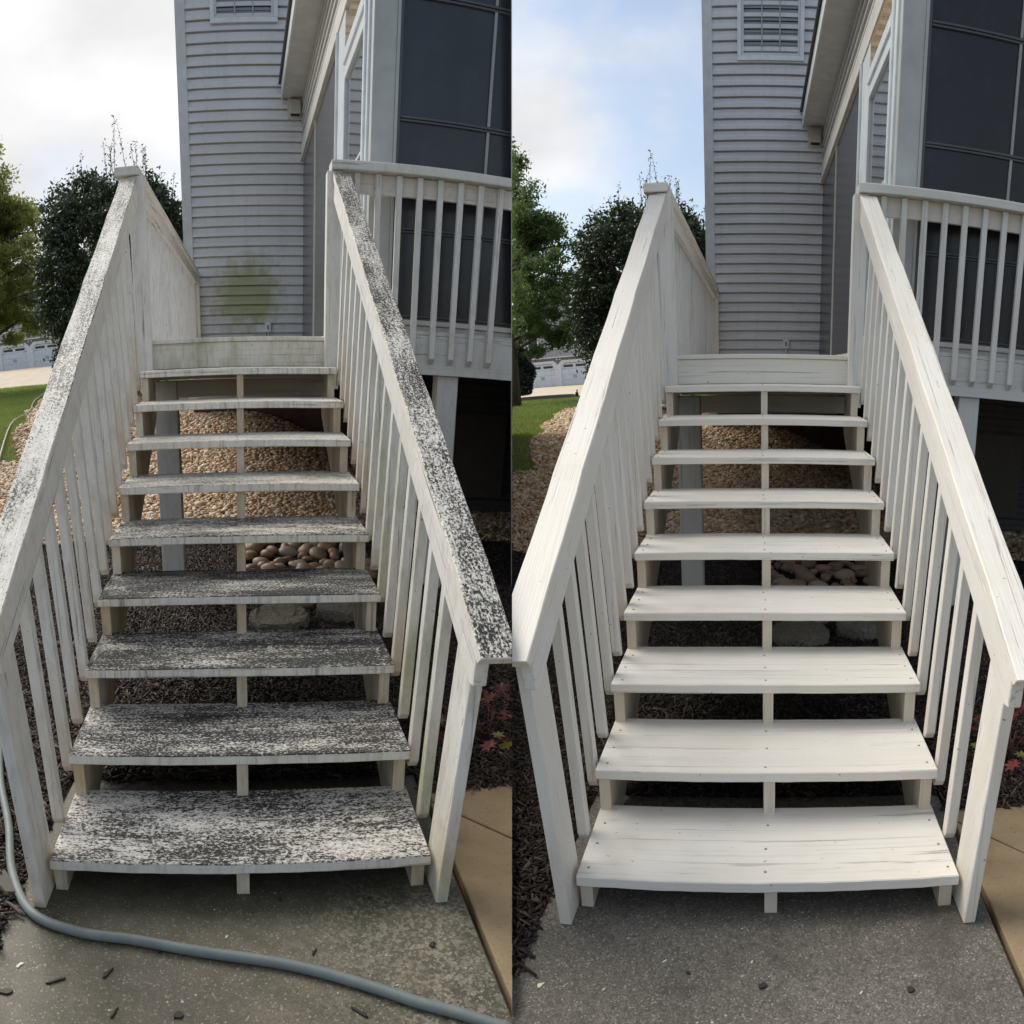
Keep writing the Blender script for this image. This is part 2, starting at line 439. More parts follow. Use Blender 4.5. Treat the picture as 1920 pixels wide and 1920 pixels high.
class Thing:
    """an Empty at a thing's base that parents its parts; all coordinates are the site's"""
    def __init__(s, S, name, label, cat, at=(0, 0, 0), group=None, kind=None):
        s.S, s.at = S, tuple(at); s.size = None
        s.o = bpy.data.objects.new(name, None); COL.objects.link(s.o)
        s.o.matrix_world = S.M @ Matrix.Translation(Vector(at)); s.o.empty_display_size = .1
        s.o['label'] = label; s.o['category'] = cat
        if group: s.o['group'] = group
        if kind: s.o['kind'] = kind
        s.n = 0
    def part(s, name, fn, mat, parent=None, label=None, color=None, smooth=False):
        if s.size:
            f0 = fn
            def fn(bm):
                f0(bm)
                for v in bm.verts: v.co = Vector([s.at[i] + (v.co[i] - s.at[i]) * s.size[i] for i in range(3)])
        o = link_mesh(s.S, name, fn, mat, s.at, color, smooth)
        if o is None: return None
        o.parent = parent or s.o
        if label: o['label'] = label
        s.n += 1
        return o
    def box(s, name, *b, mat=None, parent=None, bev=.002, **kw):
        return s.part(name, lambda bm: bm_box(bm, *b, bev=bev), mat, parent, **kw)
def link_mesh(S, name, fn, mat, at=(0, 0, 0), color=None, smooth=False):
    bm = bmesh.new(); fn(bm)
    bmesh.ops.translate(bm, verts=bm.verts, vec=-Vector(at))
    cut_seam(bm, S, at)
    if not bm.faces: bm.free(); return None
    me = bpy.data.meshes.new(name); bm.to_mesh(me); bm.free()
    me.materials.append(mat)
    if smooth:
        for p in me.polygons: p.use_smooth = True
    o = bpy.data.objects.new(name, me); COL.objects.link(o)
    if color: o.color = color
    return o
def single(S, name, fn, mat, label=None, cat=None, group=None, kind=None, at=(0, 0, 0), smooth=False, color=None):
    o = link_mesh(S, name, fn, mat, at, color, smooth)
    if o is None: return None
    o.matrix_world = S.M @ Matrix.Translation(Vector(at))
    if label: o['label'] = label
    if cat: o['category'] = cat
    if group: o['group'] = group
    if kind: o['kind'] = kind
    return o
def np_mesh(S, name, V, Fc, mat, smooth=False, parent=None, at=(0, 0, 0)):
    """V (n,3) in site coordinates; Fc (m,k) faces"""
    me = bpy.data.meshes.new(name)
    V = np.asarray(V, np.float32) - np.array(at, np.float32); Fc = np.asarray(Fc, np.int32); k = Fc.shape[1]
    me.vertices.add(len(V)); me.vertices.foreach_set('co', V.ravel())
    me.loops.add(Fc.size); me.loops.foreach_set('vertex_index', Fc.ravel())
    me.polygons.add(len(Fc)); me.polygons.foreach_set('loop_start', np.arange(0, Fc.size, k, dtype=np.int32))
    me.polygons.foreach_set('loop_total', np.full(len(Fc), k, np.int32))
    if smooth: me.polygons.foreach_set('use_smooth', np.ones(len(Fc), bool))
    me.update(calc_edges=True); me.materials.append(mat)
    o = bpy.data.objects.new(name, me); COL.objects.link(o)
    if parent: o.parent = parent
    else: o.matrix_world = S.M @ Matrix.Translation(Vector(at))
    return o

# ------------------------------------------------------------------ ground
def sm(x): x = np.clip(x, 0, 1); return x * x * (3 - 2 * x)
def terrain(S, x, y):
    x = np.asarray(x, float); y = np.asarray(y, float)
    h = .80 * np.clip((y - 4.8) / 5.3, 0, 1) ** 1.1
    h = h * (1 - .62 * sm((x - .0) / 1.7))
    h = h + (S.lawnz - .80) * sm((y - 10) / 8)
    base = S.nbase
    far = sm((y - 27) / 8)
    h = h * (1 - far) + far * (S.lawnz - .45)
    up = sm((y - 38) / 26)
    h = h * (1 - up) + up * base
    return h + .015 * np.sin(x * 1.3 + y * .7) * sm((y - 5) / 3)
A.nbase, B.nbase = 1.62, .87
A.lawnz, B.lawnz = .98, .88

def zone(S, x, y):
    """what covers the ground at x, y"""
    wob = .13 * math.sin(x * 2.1 + .6) + .07 * math.sin(x * 5.3 + y * 3)
    if -.72 < x < .715 and y < .75: return 'pad'
    if x >= .715 and y < .61: return 'slab'
    if y > 34: return 'driveway'
    if x < -3.0 - .17 * (y - 8) + wob and y > 8.1 + (-x - 3.3) * .25 + wob: return 'lawn'
    if x < -.6 and y > 17.5: return 'lawn'
    if y > 5.1 + wob and x < 3.2: return 'gravel'
    if -.02 < x < 1.05 and 3.6 + wob * .4 < y < 5.2: return 'stones'
    return 'mulch'

def ground(S):
    d = S.dirty
    xs = np.concatenate([np.linspace(-60, -12, 17)[:-1], np.linspace(-12, -3, 31)[:-1], np.linspace(-3, 2, 51)[:-1], np.linspace(2, 9, 15)])
    ys = np.concatenate([np.linspace(-5, 0, 9)[:-1], np.linspace(0, 13, 105)[:-1], np.linspace(13, 36, 45)[:-1], np.linspace(36, 140, 20)])
    def sheet(pred, lift):
        def fn(bm):
            vs = {}
            def V(i, j):
                if (i, j) not in vs: vs[i, j] = bm.verts.new((xs[i], ys[j], float(terrain(S, xs[i], ys[j])) + lift))
                return vs[i, j]
            for i in range(len(xs) - 1):
                for j in range(len(ys) - 1):
                    if pred(zone(S, (xs[i] + xs[i + 1]) / 2, (ys[j] + ys[j + 1]) / 2)):
                        bm.faces.new((V(i, j), V(i + 1, j), V(i + 1, j + 1), V(i, j + 1)))
        return fn
    single(S, 'ground', sheet(lambda z: True, -.05), soil('bare_soil', (.10, .065, .04), (.16, .11, .07)), kind='structure', smooth=True)
    single(S, 'lawn', sheet(lambda z: z == 'lawn', 0), soil('turf', (.11, .13, .045), (.16, .18, .06)), kind='structure', smooth=True)
    single(S, 'driveway', sheet(lambda z: z == 'driveway', .004), concrete('drive'), kind='structure', smooth=True)
    single(S, 'gravel_base', sheet(lambda z: z in ('gravel', 'stones'), -.012), soil('grit', (.24, .16, .10), (.34, .24, .15)), kind='structure', smooth=True)
    single(S, 'mulch_base', sheet(lambda z: z in ('mulch', 'stones'), -.006), soil('mulch_soil', (.018, .013, .010), (.035, .025, .018)), kind='structure', smooth=True)
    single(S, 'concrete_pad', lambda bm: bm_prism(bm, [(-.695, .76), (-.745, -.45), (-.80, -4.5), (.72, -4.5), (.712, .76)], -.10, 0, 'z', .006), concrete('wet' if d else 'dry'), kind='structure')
    def slab(bm):
        bm_prism(bm, [(.730, -4.5), (4.4, -4.5), (4.4, -4.0), (.733, .54)], -.1, .0, 'z', .004)
        bm_prism(bm, [(.742, .542), (4.41, -3.99), (4.5, .64), (.742, .64)], -.1, .001, 'z', .004)
    single(S, 'paved_path', slab, concrete('tan'), kind='structure')

ICO = None
def ico(sub):
    bm = bmesh.new(); bmesh.ops.create_icosphere(bm, subdivisions=sub, radius=1)
    V = np.array([v.co[:] for v in bm.verts]); Fc = np.array([[v.index for v in f.verts] for f in bm.faces]); bm.free()
    return V, Fc
def rand_rot(rs, n):
    q = rs.normal(size=(n, 4)); q /= np.linalg.norm(q, axis=1)[:, None]
    w, x, y, z = q.T
    return np.stack([np.stack([1 - 2 * (y * y + z * z), 2 * (x * y - z * w), 2 * (x * z + y * w)], 1),
                     np.stack([2 * (x * y + z * w), 1 - 2 * (x * x + z * z), 2 * (y * z - x * w)], 1),
                     np.stack([2 * (x * z - y * w), 2 * (y * z + x * w), 1 - 2 * (x * x + y * y)], 1)], 1)
def scatter(S, want, x0, x1, y0, y1, step, rs, dz=0., m=70):
    gx, gy = np.meshgrid(np.arange(x0, x1, step), np.arange(y0, y1, step))
    x = gx.ravel() + rs.uniform(-.5, .5, gx.size) * step; y = gy.ravel() + rs.uniform(-.5, .5, gx.size) * step
    P = np.stack([x, y, terrain(S, x, y) + dz], 1)
    P = P[shown(S, P, m)]
    k = np.array([zone(S, a, b) in want for a, b in P[:, :2]], bool) if len(P) else np.zeros(0, bool)
    return P[k]
def pebbles(S, P, size, sub, rs, flat=.62):
    V, Fc = ico(sub); n = len(P)
    s = size * rs.lognormal(0, .28, n); sc = np.stack([s, s * rs.uniform(.62, .9, n), s * flat * rs.uniform(.75, 1.1, n)], 1)
    lump = 1 + .075 * rs.normal(size=(n, len(V)))
    if sub == 1: lump = 1 + .06 * rs.normal(size=(n, len(V)))
    a = rs.uniform(0, 2 * PI, n); t1 = rs.normal(0, .33, n); t2 = rs.normal(0, .33, n)
    ca, sa = np.cos(a), np.sin(a)
    W = V[None] * sc[:, None] * lump[..., None]
    X = W[..., 0] * ca[:, None] - W[..., 1] * sa[:, None]; Y = W[..., 0] * sa[:, None] + W[..., 1] * ca[:, None]
    Z = W[..., 2] + X * np.tan(t1)[:, None] * .6 + Y * np.tan(t2)[:, None] * .6
    W = np.stack([X, Y, Z], -1) + P[:, None]
    return W.reshape(-1, 3), (Fc[None] + (np.arange(n) * len(V))[:, None, None]).reshape(-1, 3)
def join(L):
    off = 0; Vs, Fs = [], []
    for V, Fc in L:
        Vs.append(V); Fs.append(Fc + off); off += len(V)
    return np.concatenate(Vs), np.concatenate(Fs)
def chips(P, rs, L=.042, W=.0085, T=.004, tilt=.42):
    n = len(P)
    l = L * rs.lognormal(-.1, .45, n); w = W * rs.lognormal(0, .35, n); t = T * rs.lognormal(0, .3, n)
    a = rs.uniform(0, 2 * PI, n); e = rs.normal(0, tilt, n)
    u = np.stack([np.cos(a) * np.cos(e), np.sin(a) * np.cos(e), np.sin(e)], 1)
    v = np.stack([-np.sin(a), np.cos(a), rs.normal(0, .35, n)], 1); v /= np.linalg.norm(v, axis=1)[:, None]
    w3 = np.cross(u, v); bend = rs.normal(0, .18, n)
    pts = []
    for k, (sl_, sw, st) in enumerate(((-1, -1, -1), (1, -.5, -1), (1, .5, -1), (-1, 1, -1), (-1, -1, 1), (1, -.5, 1), (1, .5, 1), (-1, 1, 1))):
        pts.append(P + u * (sl_ * l / 2)[:, None] + v * (sw * w / 2 + bend * l * .2 * sl_)[:, None] + w3 * (st * t / 2)[:, None])
    V = np.stack(pts, 1).reshape(-1, 3)
    q = np.array([(0, 3, 2, 1), (4, 5, 6, 7), (0, 1, 5, 4), (1, 2, 6, 5), (2, 3, 7, 6), (3, 0, 4, 7)])
    return V, (q[None] + (np.arange(n) * 8)[:, None, None]).reshape(-1, 4)

def ground_cover(S):
    rs = np.random.RandomState(11 if S.dirty else 23)
    L = []
    for (x0, x1, y0, y1, step, size, sub) in ((-5, 3.3, 4.7, 8.0, .040, .0250, 2), (-6, 3.3, 8.0, 11, .048, .030, 1), (-9, 1.5, 11, 19, .066, .040, 1)):
        for dz in (0., .012):
            P = scatter(S, ('gravel',), x0, x1, y0, y1, step, rs, dz)
            if dz and len(P): P = P[rs.rand(len(P)) < .6]
            if len(P): L.append(pebbles(S, P, size, sub, rs))
    V, Fc = join(L)
    o = np_mesh(S, 'gravel_stones', V, Fc, pieces('pea_gravel', [(.30, .16, .08), (.58, .38, .19), (.46, .28, .14), (.76, .62, .42), (.66, .44, .22), (.50, .40, .29), (.84, .76, .60), (.42, .22, .11), (.70, .51, .30)], .55, .4, .25), True)
    o['kind'] = 'stuff'; o['label'] = 'brown and tan pea gravel bed beside and beneath the %s stairs' % S.adj
    L = []
    for dz in (.0, .008, .016):
        P = scatter(S, ('mulch',), -3.2, 3.3, -1.2, 6.0, .021, rs, dz)
        if len(P): L.append(chips(P, rs))
    P = scatter(S, ('gravel',), -2.2, 3.0, 5.0, 5.6, .05, rs, .02)
    if len(P): L.append(chips(P, rs))
    V, Fc = join(L)
    o = np_mesh(S, 'mulch_chips', V, Fc, pieces('shredded_mulch', [(.013, .010, .009), (.032, .022, .018), (.062, .040, .029), (.022, .017, .015), (.15, .115, .09), (.016, .012, .011)], .75, .3))
    o['kind'] = 'stuff'; o['label'] = 'dark shredded mulch around the foot of the %s stairs' % S.adj
    # lawn blades
    L = []
    for (x0, x1, y0, y1, step, h) in ((-9, -1, 7.5, 18, .030, .045), (-20, -1, 18, 34, .06, .07)):
        P = scatter(S, ('lawn',), x0, x1, y0, y1, step, rs, 0, 40)
        if not len(P): continue
        n = len(P); a = rs.uniform(0, 2 * PI, n); hh = h * rs.uniform(.5, 1.3, n); w = hh * .12 + .002
        du = np.stack([np.cos(a), np.sin(a), 0 * a], 1) * w[:, None]; tip = P + np.stack([rs.normal(0, .35, n) * hh, rs.normal(0, .35, n) * hh, hh], 1)
        V = np.stack([P - du, P + du, tip], 1).reshape(-1, 3); L.append((V, np.arange(n * 3).reshape(-1, 3)))
    if L:
        V, Fc = join(L)
        o = np_mesh(S, 'grass', V, Fc, leafmat('grass_blades', (.12, .17, .04), (.30, .34, .11), .6, .3))
        o['kind'] = 'stuff'; o['label'] = 'mown green grass behind the gravel bed of the %s stairs' % S.adj

def stones(S):
    rs = np.random.RandomState(5 if S.dirty else 6)
    cols = [(.33, .22, .14), (.40, .29, .19), (.28, .17, .11), (.42, .33, .24), (.36, .22, .13)]
    V0, F0 = ico(3)
    P = []
    tries = 0
    while len(P) < 60 and tries < 9000:
        tries += 1
        x, y, s = rs.uniform(.04, 1.0), rs.uniform(3.75, 5.1), rs.uniform(.042, .098)
        if all((x - a) ** 2 + (y - b) ** 2 > (.78 * (s + c)) ** 2 for a, b, c in P): P.append((x, y, s))
    n = 0
    for x, y, s in P:
        z = float(terrain(S, x, y)) + s * .35
        if not shown(S, np.array([[x, y, z]]), 60)[0]: continue
        k = rs.randint(len(cols)); sc = np.array([s, s * rs.uniform(.68, .92), s * rs.uniform(.5, .7)])
        w = V0 * sc; nrm = rs.normal(size=(4, 3)); w = w * (1 + .11 * np.sin(V0 @ nrm.T * 1.5 + rs.uniform(0, 6, 4)).sum(1))[:, None]
        a = rs.uniform(0, PI); w = w @ Rz(a).T @ Rx(rs.normal(0, .3)).T + (x, y, z)
        o = np_mesh(S, 'river_stone', w, F0, pieces('river_cobble_%d' % k, [cols[k], cols[k]], .5, .45, .4), True, at=(x, y, z))
        o['label'] = 'rounded brown river cobble in the pile under the %s stairs' % S.adj; o['category'] = 'stone'; o['group'] = 'river cobbles under the %s stairs' % S.adj
        n += 1
    # two flat ledge stones
    for i, (x, y, sx, sy, lab) in enumerate(((.23, 2.72, .22, .16, 'wide flat grey-tan ledge stone left of the other, under the %s stairs'), (.62, 2.80, .14, .12, 'small pale cracked ledge stone right of the wide one, under the %s stairs'))):
        def fn(bm, x=x, y=y, sx=sx, sy=sy, i=i):
            rr = random.Random(4 + i); pts = []
            for q in range(9):
                a = 2 * PI * q / 9; r = rr.uniform(.82, 1.12); pts.append((x + sx * r * math.cos(a), y + sy * r * math.sin(a)))
            bm_prism(bm, pts, -.02, .085 + .02 * i, 'z', .012)
            bmesh.ops.triangulate(bm, faces=bm.faces); bmesh.ops.subdivide_edges(bm, edges=bm.edges, cuts=2, use_grid_fill=True)
            for v in bm.verts:
                v.co += Vector((rr.gauss(0, .003), rr.gauss(0, .003), rr.gauss(0, .004) + (v.co.y - y) * .18))
        single(S, 'flat_rock', fn, soil('ledge_rock', (.17, .155, .125), (.30, .27, .21)), lab % S.adj, 'rock', at=(x, y, 0))
    # larger boulders half hidden behind them
    for x, y, s, wh in ((.34, 3.12, .13, 'leftmost and largest'), (.56, 3.20, .12, 'middle'), (.80, 3.1, .10, 'rightmost')):
        w = V0 * np.array([s * 1.2, s * .8, s * .62]) * (1 + .05 * np.sin(V0 @ rs.normal(size=(3, 3)) * 2).sum(1))[:, None] + (x, y, .03)
        o = np_mesh(S, 'river_stone', w, F0, pieces('river_cobble_1', [cols[1], cols[1]], .5, .45, .4), True, at=(x, y, .03))
        o['label'] = '%s rounded river boulder behind the ledge stones under the %s stairs' % (wh, S.adj); o['category'] = 'stone'; o['group'] = 'boulders under the %s stairs' % S.adj

# ------------------------------------------------------------------ stairs, railings, deck
RUN, RISE, DEP, Z1, HW = .38086, .178288, .4500, .133558, .61
SL = RISE / RUN; ANG = math.atan(SL)
def stairs(S):
    d = S.dirty
    T = Thing(S, 'staircase', ('wooden outdoor staircase with black mildew over its worn white treads' if d else 'clean white painted wooden outdoor staircase with cracked bare-looking treads'), 'staircase')
    wears = [.58, .70, .80, .76, .66, .50, .36, .30, .28]
    rr = random.Random(3)
    for i in range(9):
        y0, z = i * RUN, Z1 + i * RISE
        mt = paint('x', d, 1. if i < 5 else .85, drips=(.8 if i > 1 else .45)) if d else paint('x', False)
        # slightly bowed and chipped boards
        def fn(bm, y0=y0, z=z, i=i):
            bm_box(bm, -HW, HW, y0, y0 + DEP, z - .038, z, .0035)
            bmesh.ops.subdivide_edges(bm, edges=[e for e in bm.edges if abs(e.verts[0].co.x - e.verts[1].co.x) > .5], cuts=40)
            for v in bm.verts:
                w = .0005 * math.sin(v.co.x * 9 + i) + .0003 * math.sin(v.co.x * 37 + i * 2)
                v.co.z += w
                if v.co.y < y0 + .02: v.co.y += .0007 * math.sin(v.co.x * 23 + i * 3) + .0007 * math.sin(v.co.x * 61 + i)
        t = T.part('tread', fn, mt, color=(wears[i], 0, 0, 1))
        t.data.materials.append(plain('rusty_screw', (.30, .26, .2), .6))
        sb = bmesh.new(); sb.from_mesh(t.data)
        for x in (-.575, -.003, .578):
            for dy in (.05, .19, .33):
                m = Matrix.Translation((x + rr.uniform(-.006, .006), i * RUN + dy + rr.uniform(-.01, .01), z + .0010))
                r_ = bmesh.ops.create_cone(sb, cap_ends=True, segments=10, radius1=.0052, radius2=.0042, depth=.0024, matrix=m)
                for f_ in {f for v in r_['verts'] for f in v.link_faces}: f_.material_index = 1
        sb.to_mesh(t.data); sb.free()
    def stringer(xa, xb):
        def fn(bm):
            p = [(.03, 0.0), (.03, Z1 - .0395)]
            for i in range(1, 9): p += [(i * RUN + .03, Z1 + (i - 1) * RISE - .0395), (i * RUN + .03, Z1 + i * RISE - .0395)]
            p += [(8 * RUN + .44, Z1 + 8 * RISE - .0395), (8 * RUN + .44, 1.25), (.62, 0.0)]
            bm_prism(bm, p, xa, xb, 'x', .0)
        return fn
    for xa, xb in ((-.605, -.565), (-.011, .029), (.555, .597)):
        T.part('stringer', stringer(xa, xb), paint('z', d, drips=.5 if d else 0, base=(.70, .64, .52), algae=d and xa > .1, tea=True))
def cap_mat(S, w): return (paint('y', True, 1., slope=ANG) if S.dirty else paint('y', False, slope=ANG))
KR = .478
CAPZ = lambda y: 1.075 + KR * y          # top of the sloped cap at its own y
def stair_rail(S, side):
    d = S.dirty; s = side
    lab = {(1, True): 'sloped white handrail right of the mildewed stairs, its cap mottled black', (-1, True): 'sloped handrail left of the mildewed stairs, cap worn grey',
           (1, False): 'clean white sloped handrail right of the clean stairs', (-1, False): 'clean white sloped handrail left of the clean stairs, cap chipped'}[(s, d)]
    T = Thing(S, 'stair_railing', lab, 'railing', at=(s * .63, 0, 0))
    def X(a, b): return (min(s * a, s * b), max(s * a, s * b))
    k = KR; th = .036 * math.sqrt(1 + k * k); bd = .10 * math.sqrt(1 + k * k)
    ya = -.31 if s > 0 else -.25
    yb = 3.375
    def splay(bm, k0=.052):            # the old railing leans out, most at its foot
        for v in bm.verts:
            q = max(0., min(1., v.co.y / 3.4))
            v.co.x += s * (k0 * (1 - q) + .026 * q) * max(0., min(1.1, v.co.z - SL * v.co.y))
    x0, x1 = X(.570, .674)
    up = (x0, x1)
    def sl(y0, y1, top0, thick, xa, xb, bev=.003, plumb=True):
        # plumb or square end at the foot
        def fn(bm):
            f = lambda y: CAPZ(y) - top0
            e0 = 0 if plumb else .028
            bm_prism(bm, [(y0 + e0, f(y0 + e0) - thick), (y0, f(y0)), (y1, f(y1)), (y1, f(y1) - thick)], xa, xb, 'x', bev)
            bmesh.ops.subdivide_edges(bm, edges=[e for e in bm.edges if abs(e.verts[0].co.y - e.verts[1].co.y) > .5], cuts=30)
            for v in bm.verts: v.co.x += .0016 * math.sin(v.co.y * 9 + s) + .0008 * math.sin(v.co.y * 31); v.co.z += .0012 * math.sin(v.co.y * 14 + s)
            splay(bm)
        return fn
    T.part('cap_rail', sl(ya, yb, 0, th, x0, x1, plumb=False), cap_mat(S, 0), color=(.62 if s > 0 else .50, 0, 0, 1))
    xa, xb = X(.576, .6135)
    def board(bm):
        f = lambda y: CAPZ(y) - th - .0005
        y0 = ya + .06
        bm_prism(bm, [(y0, f(y0)), (yb + .06, f(yb + .06)), (yb + .06, f(yb + .06) - bd), (y0 + .035, f(y0 + .035) - bd), (y0, f(y0) - bd + .02)], xa, xb, 'x', .003); splay(bm)
    T.part('rail_board', board, paint('y', d, slope=ANG, base=(.75, .72, .66)))
    # newel: a 2x4 standing with its narrow side to the front
    xa, xb = X(.6145, .6525)
    T.part('newel_post', lambda bm: (bm_prism(bm, [(-.07, 0.0), (-.07, CAPZ(-.07) - th - .001), (.095, CAPZ(.095) - th - .001), (.095, 0.0)], xa, xb, 'x', .003), splay(bm, .075)), paint('z', d, base=(.75, .72, .655), algae=d and s > 0, tea=True))
    nb = 15
    for i in range(nb):
        y = .232 + i * .2045
        za = .003 + SL * y; zt = CAPZ(y) - th - .001
        def fn(bm, y=y, za=za, zt=zt):
            w = .048
            bm_prism(bm, [(y, za + .028), (y, zt), (y + w, zt + w * KR), (y + w, za), (y + .018, za)], xa + .001, xb - .001, 'x', .0025); splay(bm)
        T.part('baluster', fn, paint('z', d, base=(.75, .72, .655), algae=d and s > 0 and i < 9, tea=True))
    # landing post the rail runs into
    xa, xb = X(.565, .655)
    T.part('landing_post', lambda bm: bm_box(bm, xa, xb, 3.385, 3.50, 1.42, 2.699, .003), paint('z', d, base=(.75, .72, .655)))

YH, YR = 10.3, 3.505             # house wall, back of the top tread
DZ = 1.748                       # deck surface
def deck(S):
    d = S.dirty; xc, XL, YF = S.xc, S.XL, S.YF
    T = Thing(S, 'deck', 'raised wooden landing and deck at the top of the %s stairs' % S.adj, 'deck', at=(0, 3.5, 0))
    px = paint('x', d, base=(.74, .71, .62), drips=.35 if d else 0, algae=d)
    fl = paint('y', d, .8) if d else paint('y', False)
    T.part('riser_board', lambda bm: bm_box(bm, -.568, .590, 3.478, 3.506, 1.562, DZ - .030, .002), px)
    T.part('deck_edge_board', lambda bm: bm_box(bm, -.570, .592, 3.464, 3.57, DZ - .028, DZ, .004), px)
    y = 3.574
    while y < YH - .05:
        T.part('deck_board', lambda bm, y=y: bm_box(bm, -.66, xc - .012, y, min(y + .186, YH - .03), DZ - .027, DZ - .001, .003), fl, color=(.3, 0, 0, 1)); y += .192
    under = paint('x', d, base=(.50, .44, .36))
    T.box('ledger_board', -.55, .60, 3.52, 3.56, 1.492, 1.66, mat=under)
    T.box('header_beam', -.425, .60, 3.60, 3.645, 1.370, 1.482, mat=under)
    for x in np.arange(-.40, xc, .4): T.box('joist', x, x + .038, 3.66, YH - .03, 1.53, DZ - .030, mat=paint('y', d, base=(.45, .40, .33)))
    T.box('side_joist', -.665, -.627, 3.52, YH - .02, 1.48, DZ - .030, mat=paint('y', d, base=(.66, .62, .54)))
    rb = paint('x', d, base=(.66, .655, .62))
    T.box('rim_board', .672, 6.2, 3.450, 3.490, 1.530, 1.780, mat=rb)
    T.box('band_board', .672, 6.2, 3.456, 3.60, 1.782, 1.808, mat=rb)
    T.part('support_post', lambda bm: bm_box(bm, -.592, -.430, 3.60, 3.76, -.05, 1.48, .006), paint('z', d, base=(.60, .56, .49)))
    for x in (1.352, 3.9):
        T.part('support_post', lambda bm, x=x: bm_box(bm, x, x + .148, 3.492, 3.64, -.05, 1.528, .006), paint('z', d, base=(.66, .65, .62)))
    R = Thing(S, 'deck_railing', 'long white railing from the stair top to the house wall, left of the %s landing' % S.adj, 'railing', at=(-.65, 3.5, DZ))
    R.box('cap_rail', -.735, -.585, 3.36, YH - .03, 2.702, 2.752, mat=(paint('y', True, .5) if d else paint('y', False)), bev=.004, color=(.15, 0, 0, 1))
    R.box('rail_board', -.650, -.612, 3.51, YH - .03, 2.600, 2.7005, mat=paint('y', d, base=(.77, .745, .69)))
    y = 3.58
    while y < YH - .18:
        R.box('baluster', -.687, -.6515, y, y + .038, 1.56, 2.699, mat=paint('z', d, base=(.79, .775, .74))); y += .225
    R.box('wall_post', -.660, -.590, YH - .15, YH - .022, DZ + .001, 2.7005, mat=paint('z', d))
    Q = Thing(S, 'deck_railing', 'level white railing in front of the dark porch screens, right of the %s stairs' % S.adj, 'railing', at=(1.3, 3.4, DZ))
    Q.part('cap_rail', lambda bm: bm_box(bm, .588, 6.2, 3.35, 3.535, 2.702, 2.754, .004), (paint('x', d, base=(.66, .65, .6))), color=(.1, 0, 0, 1))
    Q.box('rail_board', .672, 6.2, 3.442, 3.480, 2.590, 2.7005, mat=paint('x', d, base=(.72, .67, .60)))
    x = S.bx0
    while x < 6.1:
        def fn(bm, x=x): bm_prism(bm, [(3.402, 1.635), (3.402, 2.699), (3.440, 2.699), (3.440, 2.0), (3.440, 1.60)], x, x + .036, 'x', .0025)
        if shown(S, np.array([[x, 3.4, 2.2]]), 130)[0]: Q.part('baluster', fn, paint('z', d, base=(.70, .685, .64)))
        x += .1325

# ------------------------------------------------------------------ the house with its porch
def siding_profile(z0, z1, lap):
    """clapboard outline (offset, z): each course leans out to a butt with a shadow gap below"""
    p = []; z = z0
    while z < z1:
        h = min(lap, z1 - z)
        p += [(-.03, z + .0005), (-.03, z + h * .15), (.024, z + h * .155), (.025, z + h * .17), (.022, z + h * .50), (.005, z + h * .64), (.001, z + h - .0010)]
        z += lap
    return p
def siding_x(bm, x0, x1, y, z0, z1, lap=.1275, back=.1):
    """wall facing -y"""
    prof = siding_profile(z0, z1, lap)
    L = [bm.verts.new((x0, y - o, z)) for o, z in prof]; Rr = [bm.verts.new((x1, y - o, z)) for o, z in prof]
    for i in range(len(prof) - 1): bm.faces.new((L[i], Rr[i], Rr[i + 1], L[i + 1]))
    bm_box(bm, x0, x1, y + .032, y + back + .03, z0, z1, 0)
def siding_y(bm, y0, y1, x, z0, z1, lap=.1275, sgn=-1, back=.1):
    """wall facing sgn*x"""
    prof = siding_profile(z0, z1, lap)
    L = [bm.verts.new((x + sgn * o, y0, z)) for o, z in prof]; Rr = [bm.verts.new((x + sgn * o, y1, z)) for o, z in prof]
    for i in range(len(prof) - 1): bm.faces.new((L[i], L[i + 1], Rr[i + 1], Rr[i]))
    a, b = sorted((x - sgn * .032, x - sgn * (back + .03))); bm_box(bm, a, b, y0, y1, z0, z1, 0)

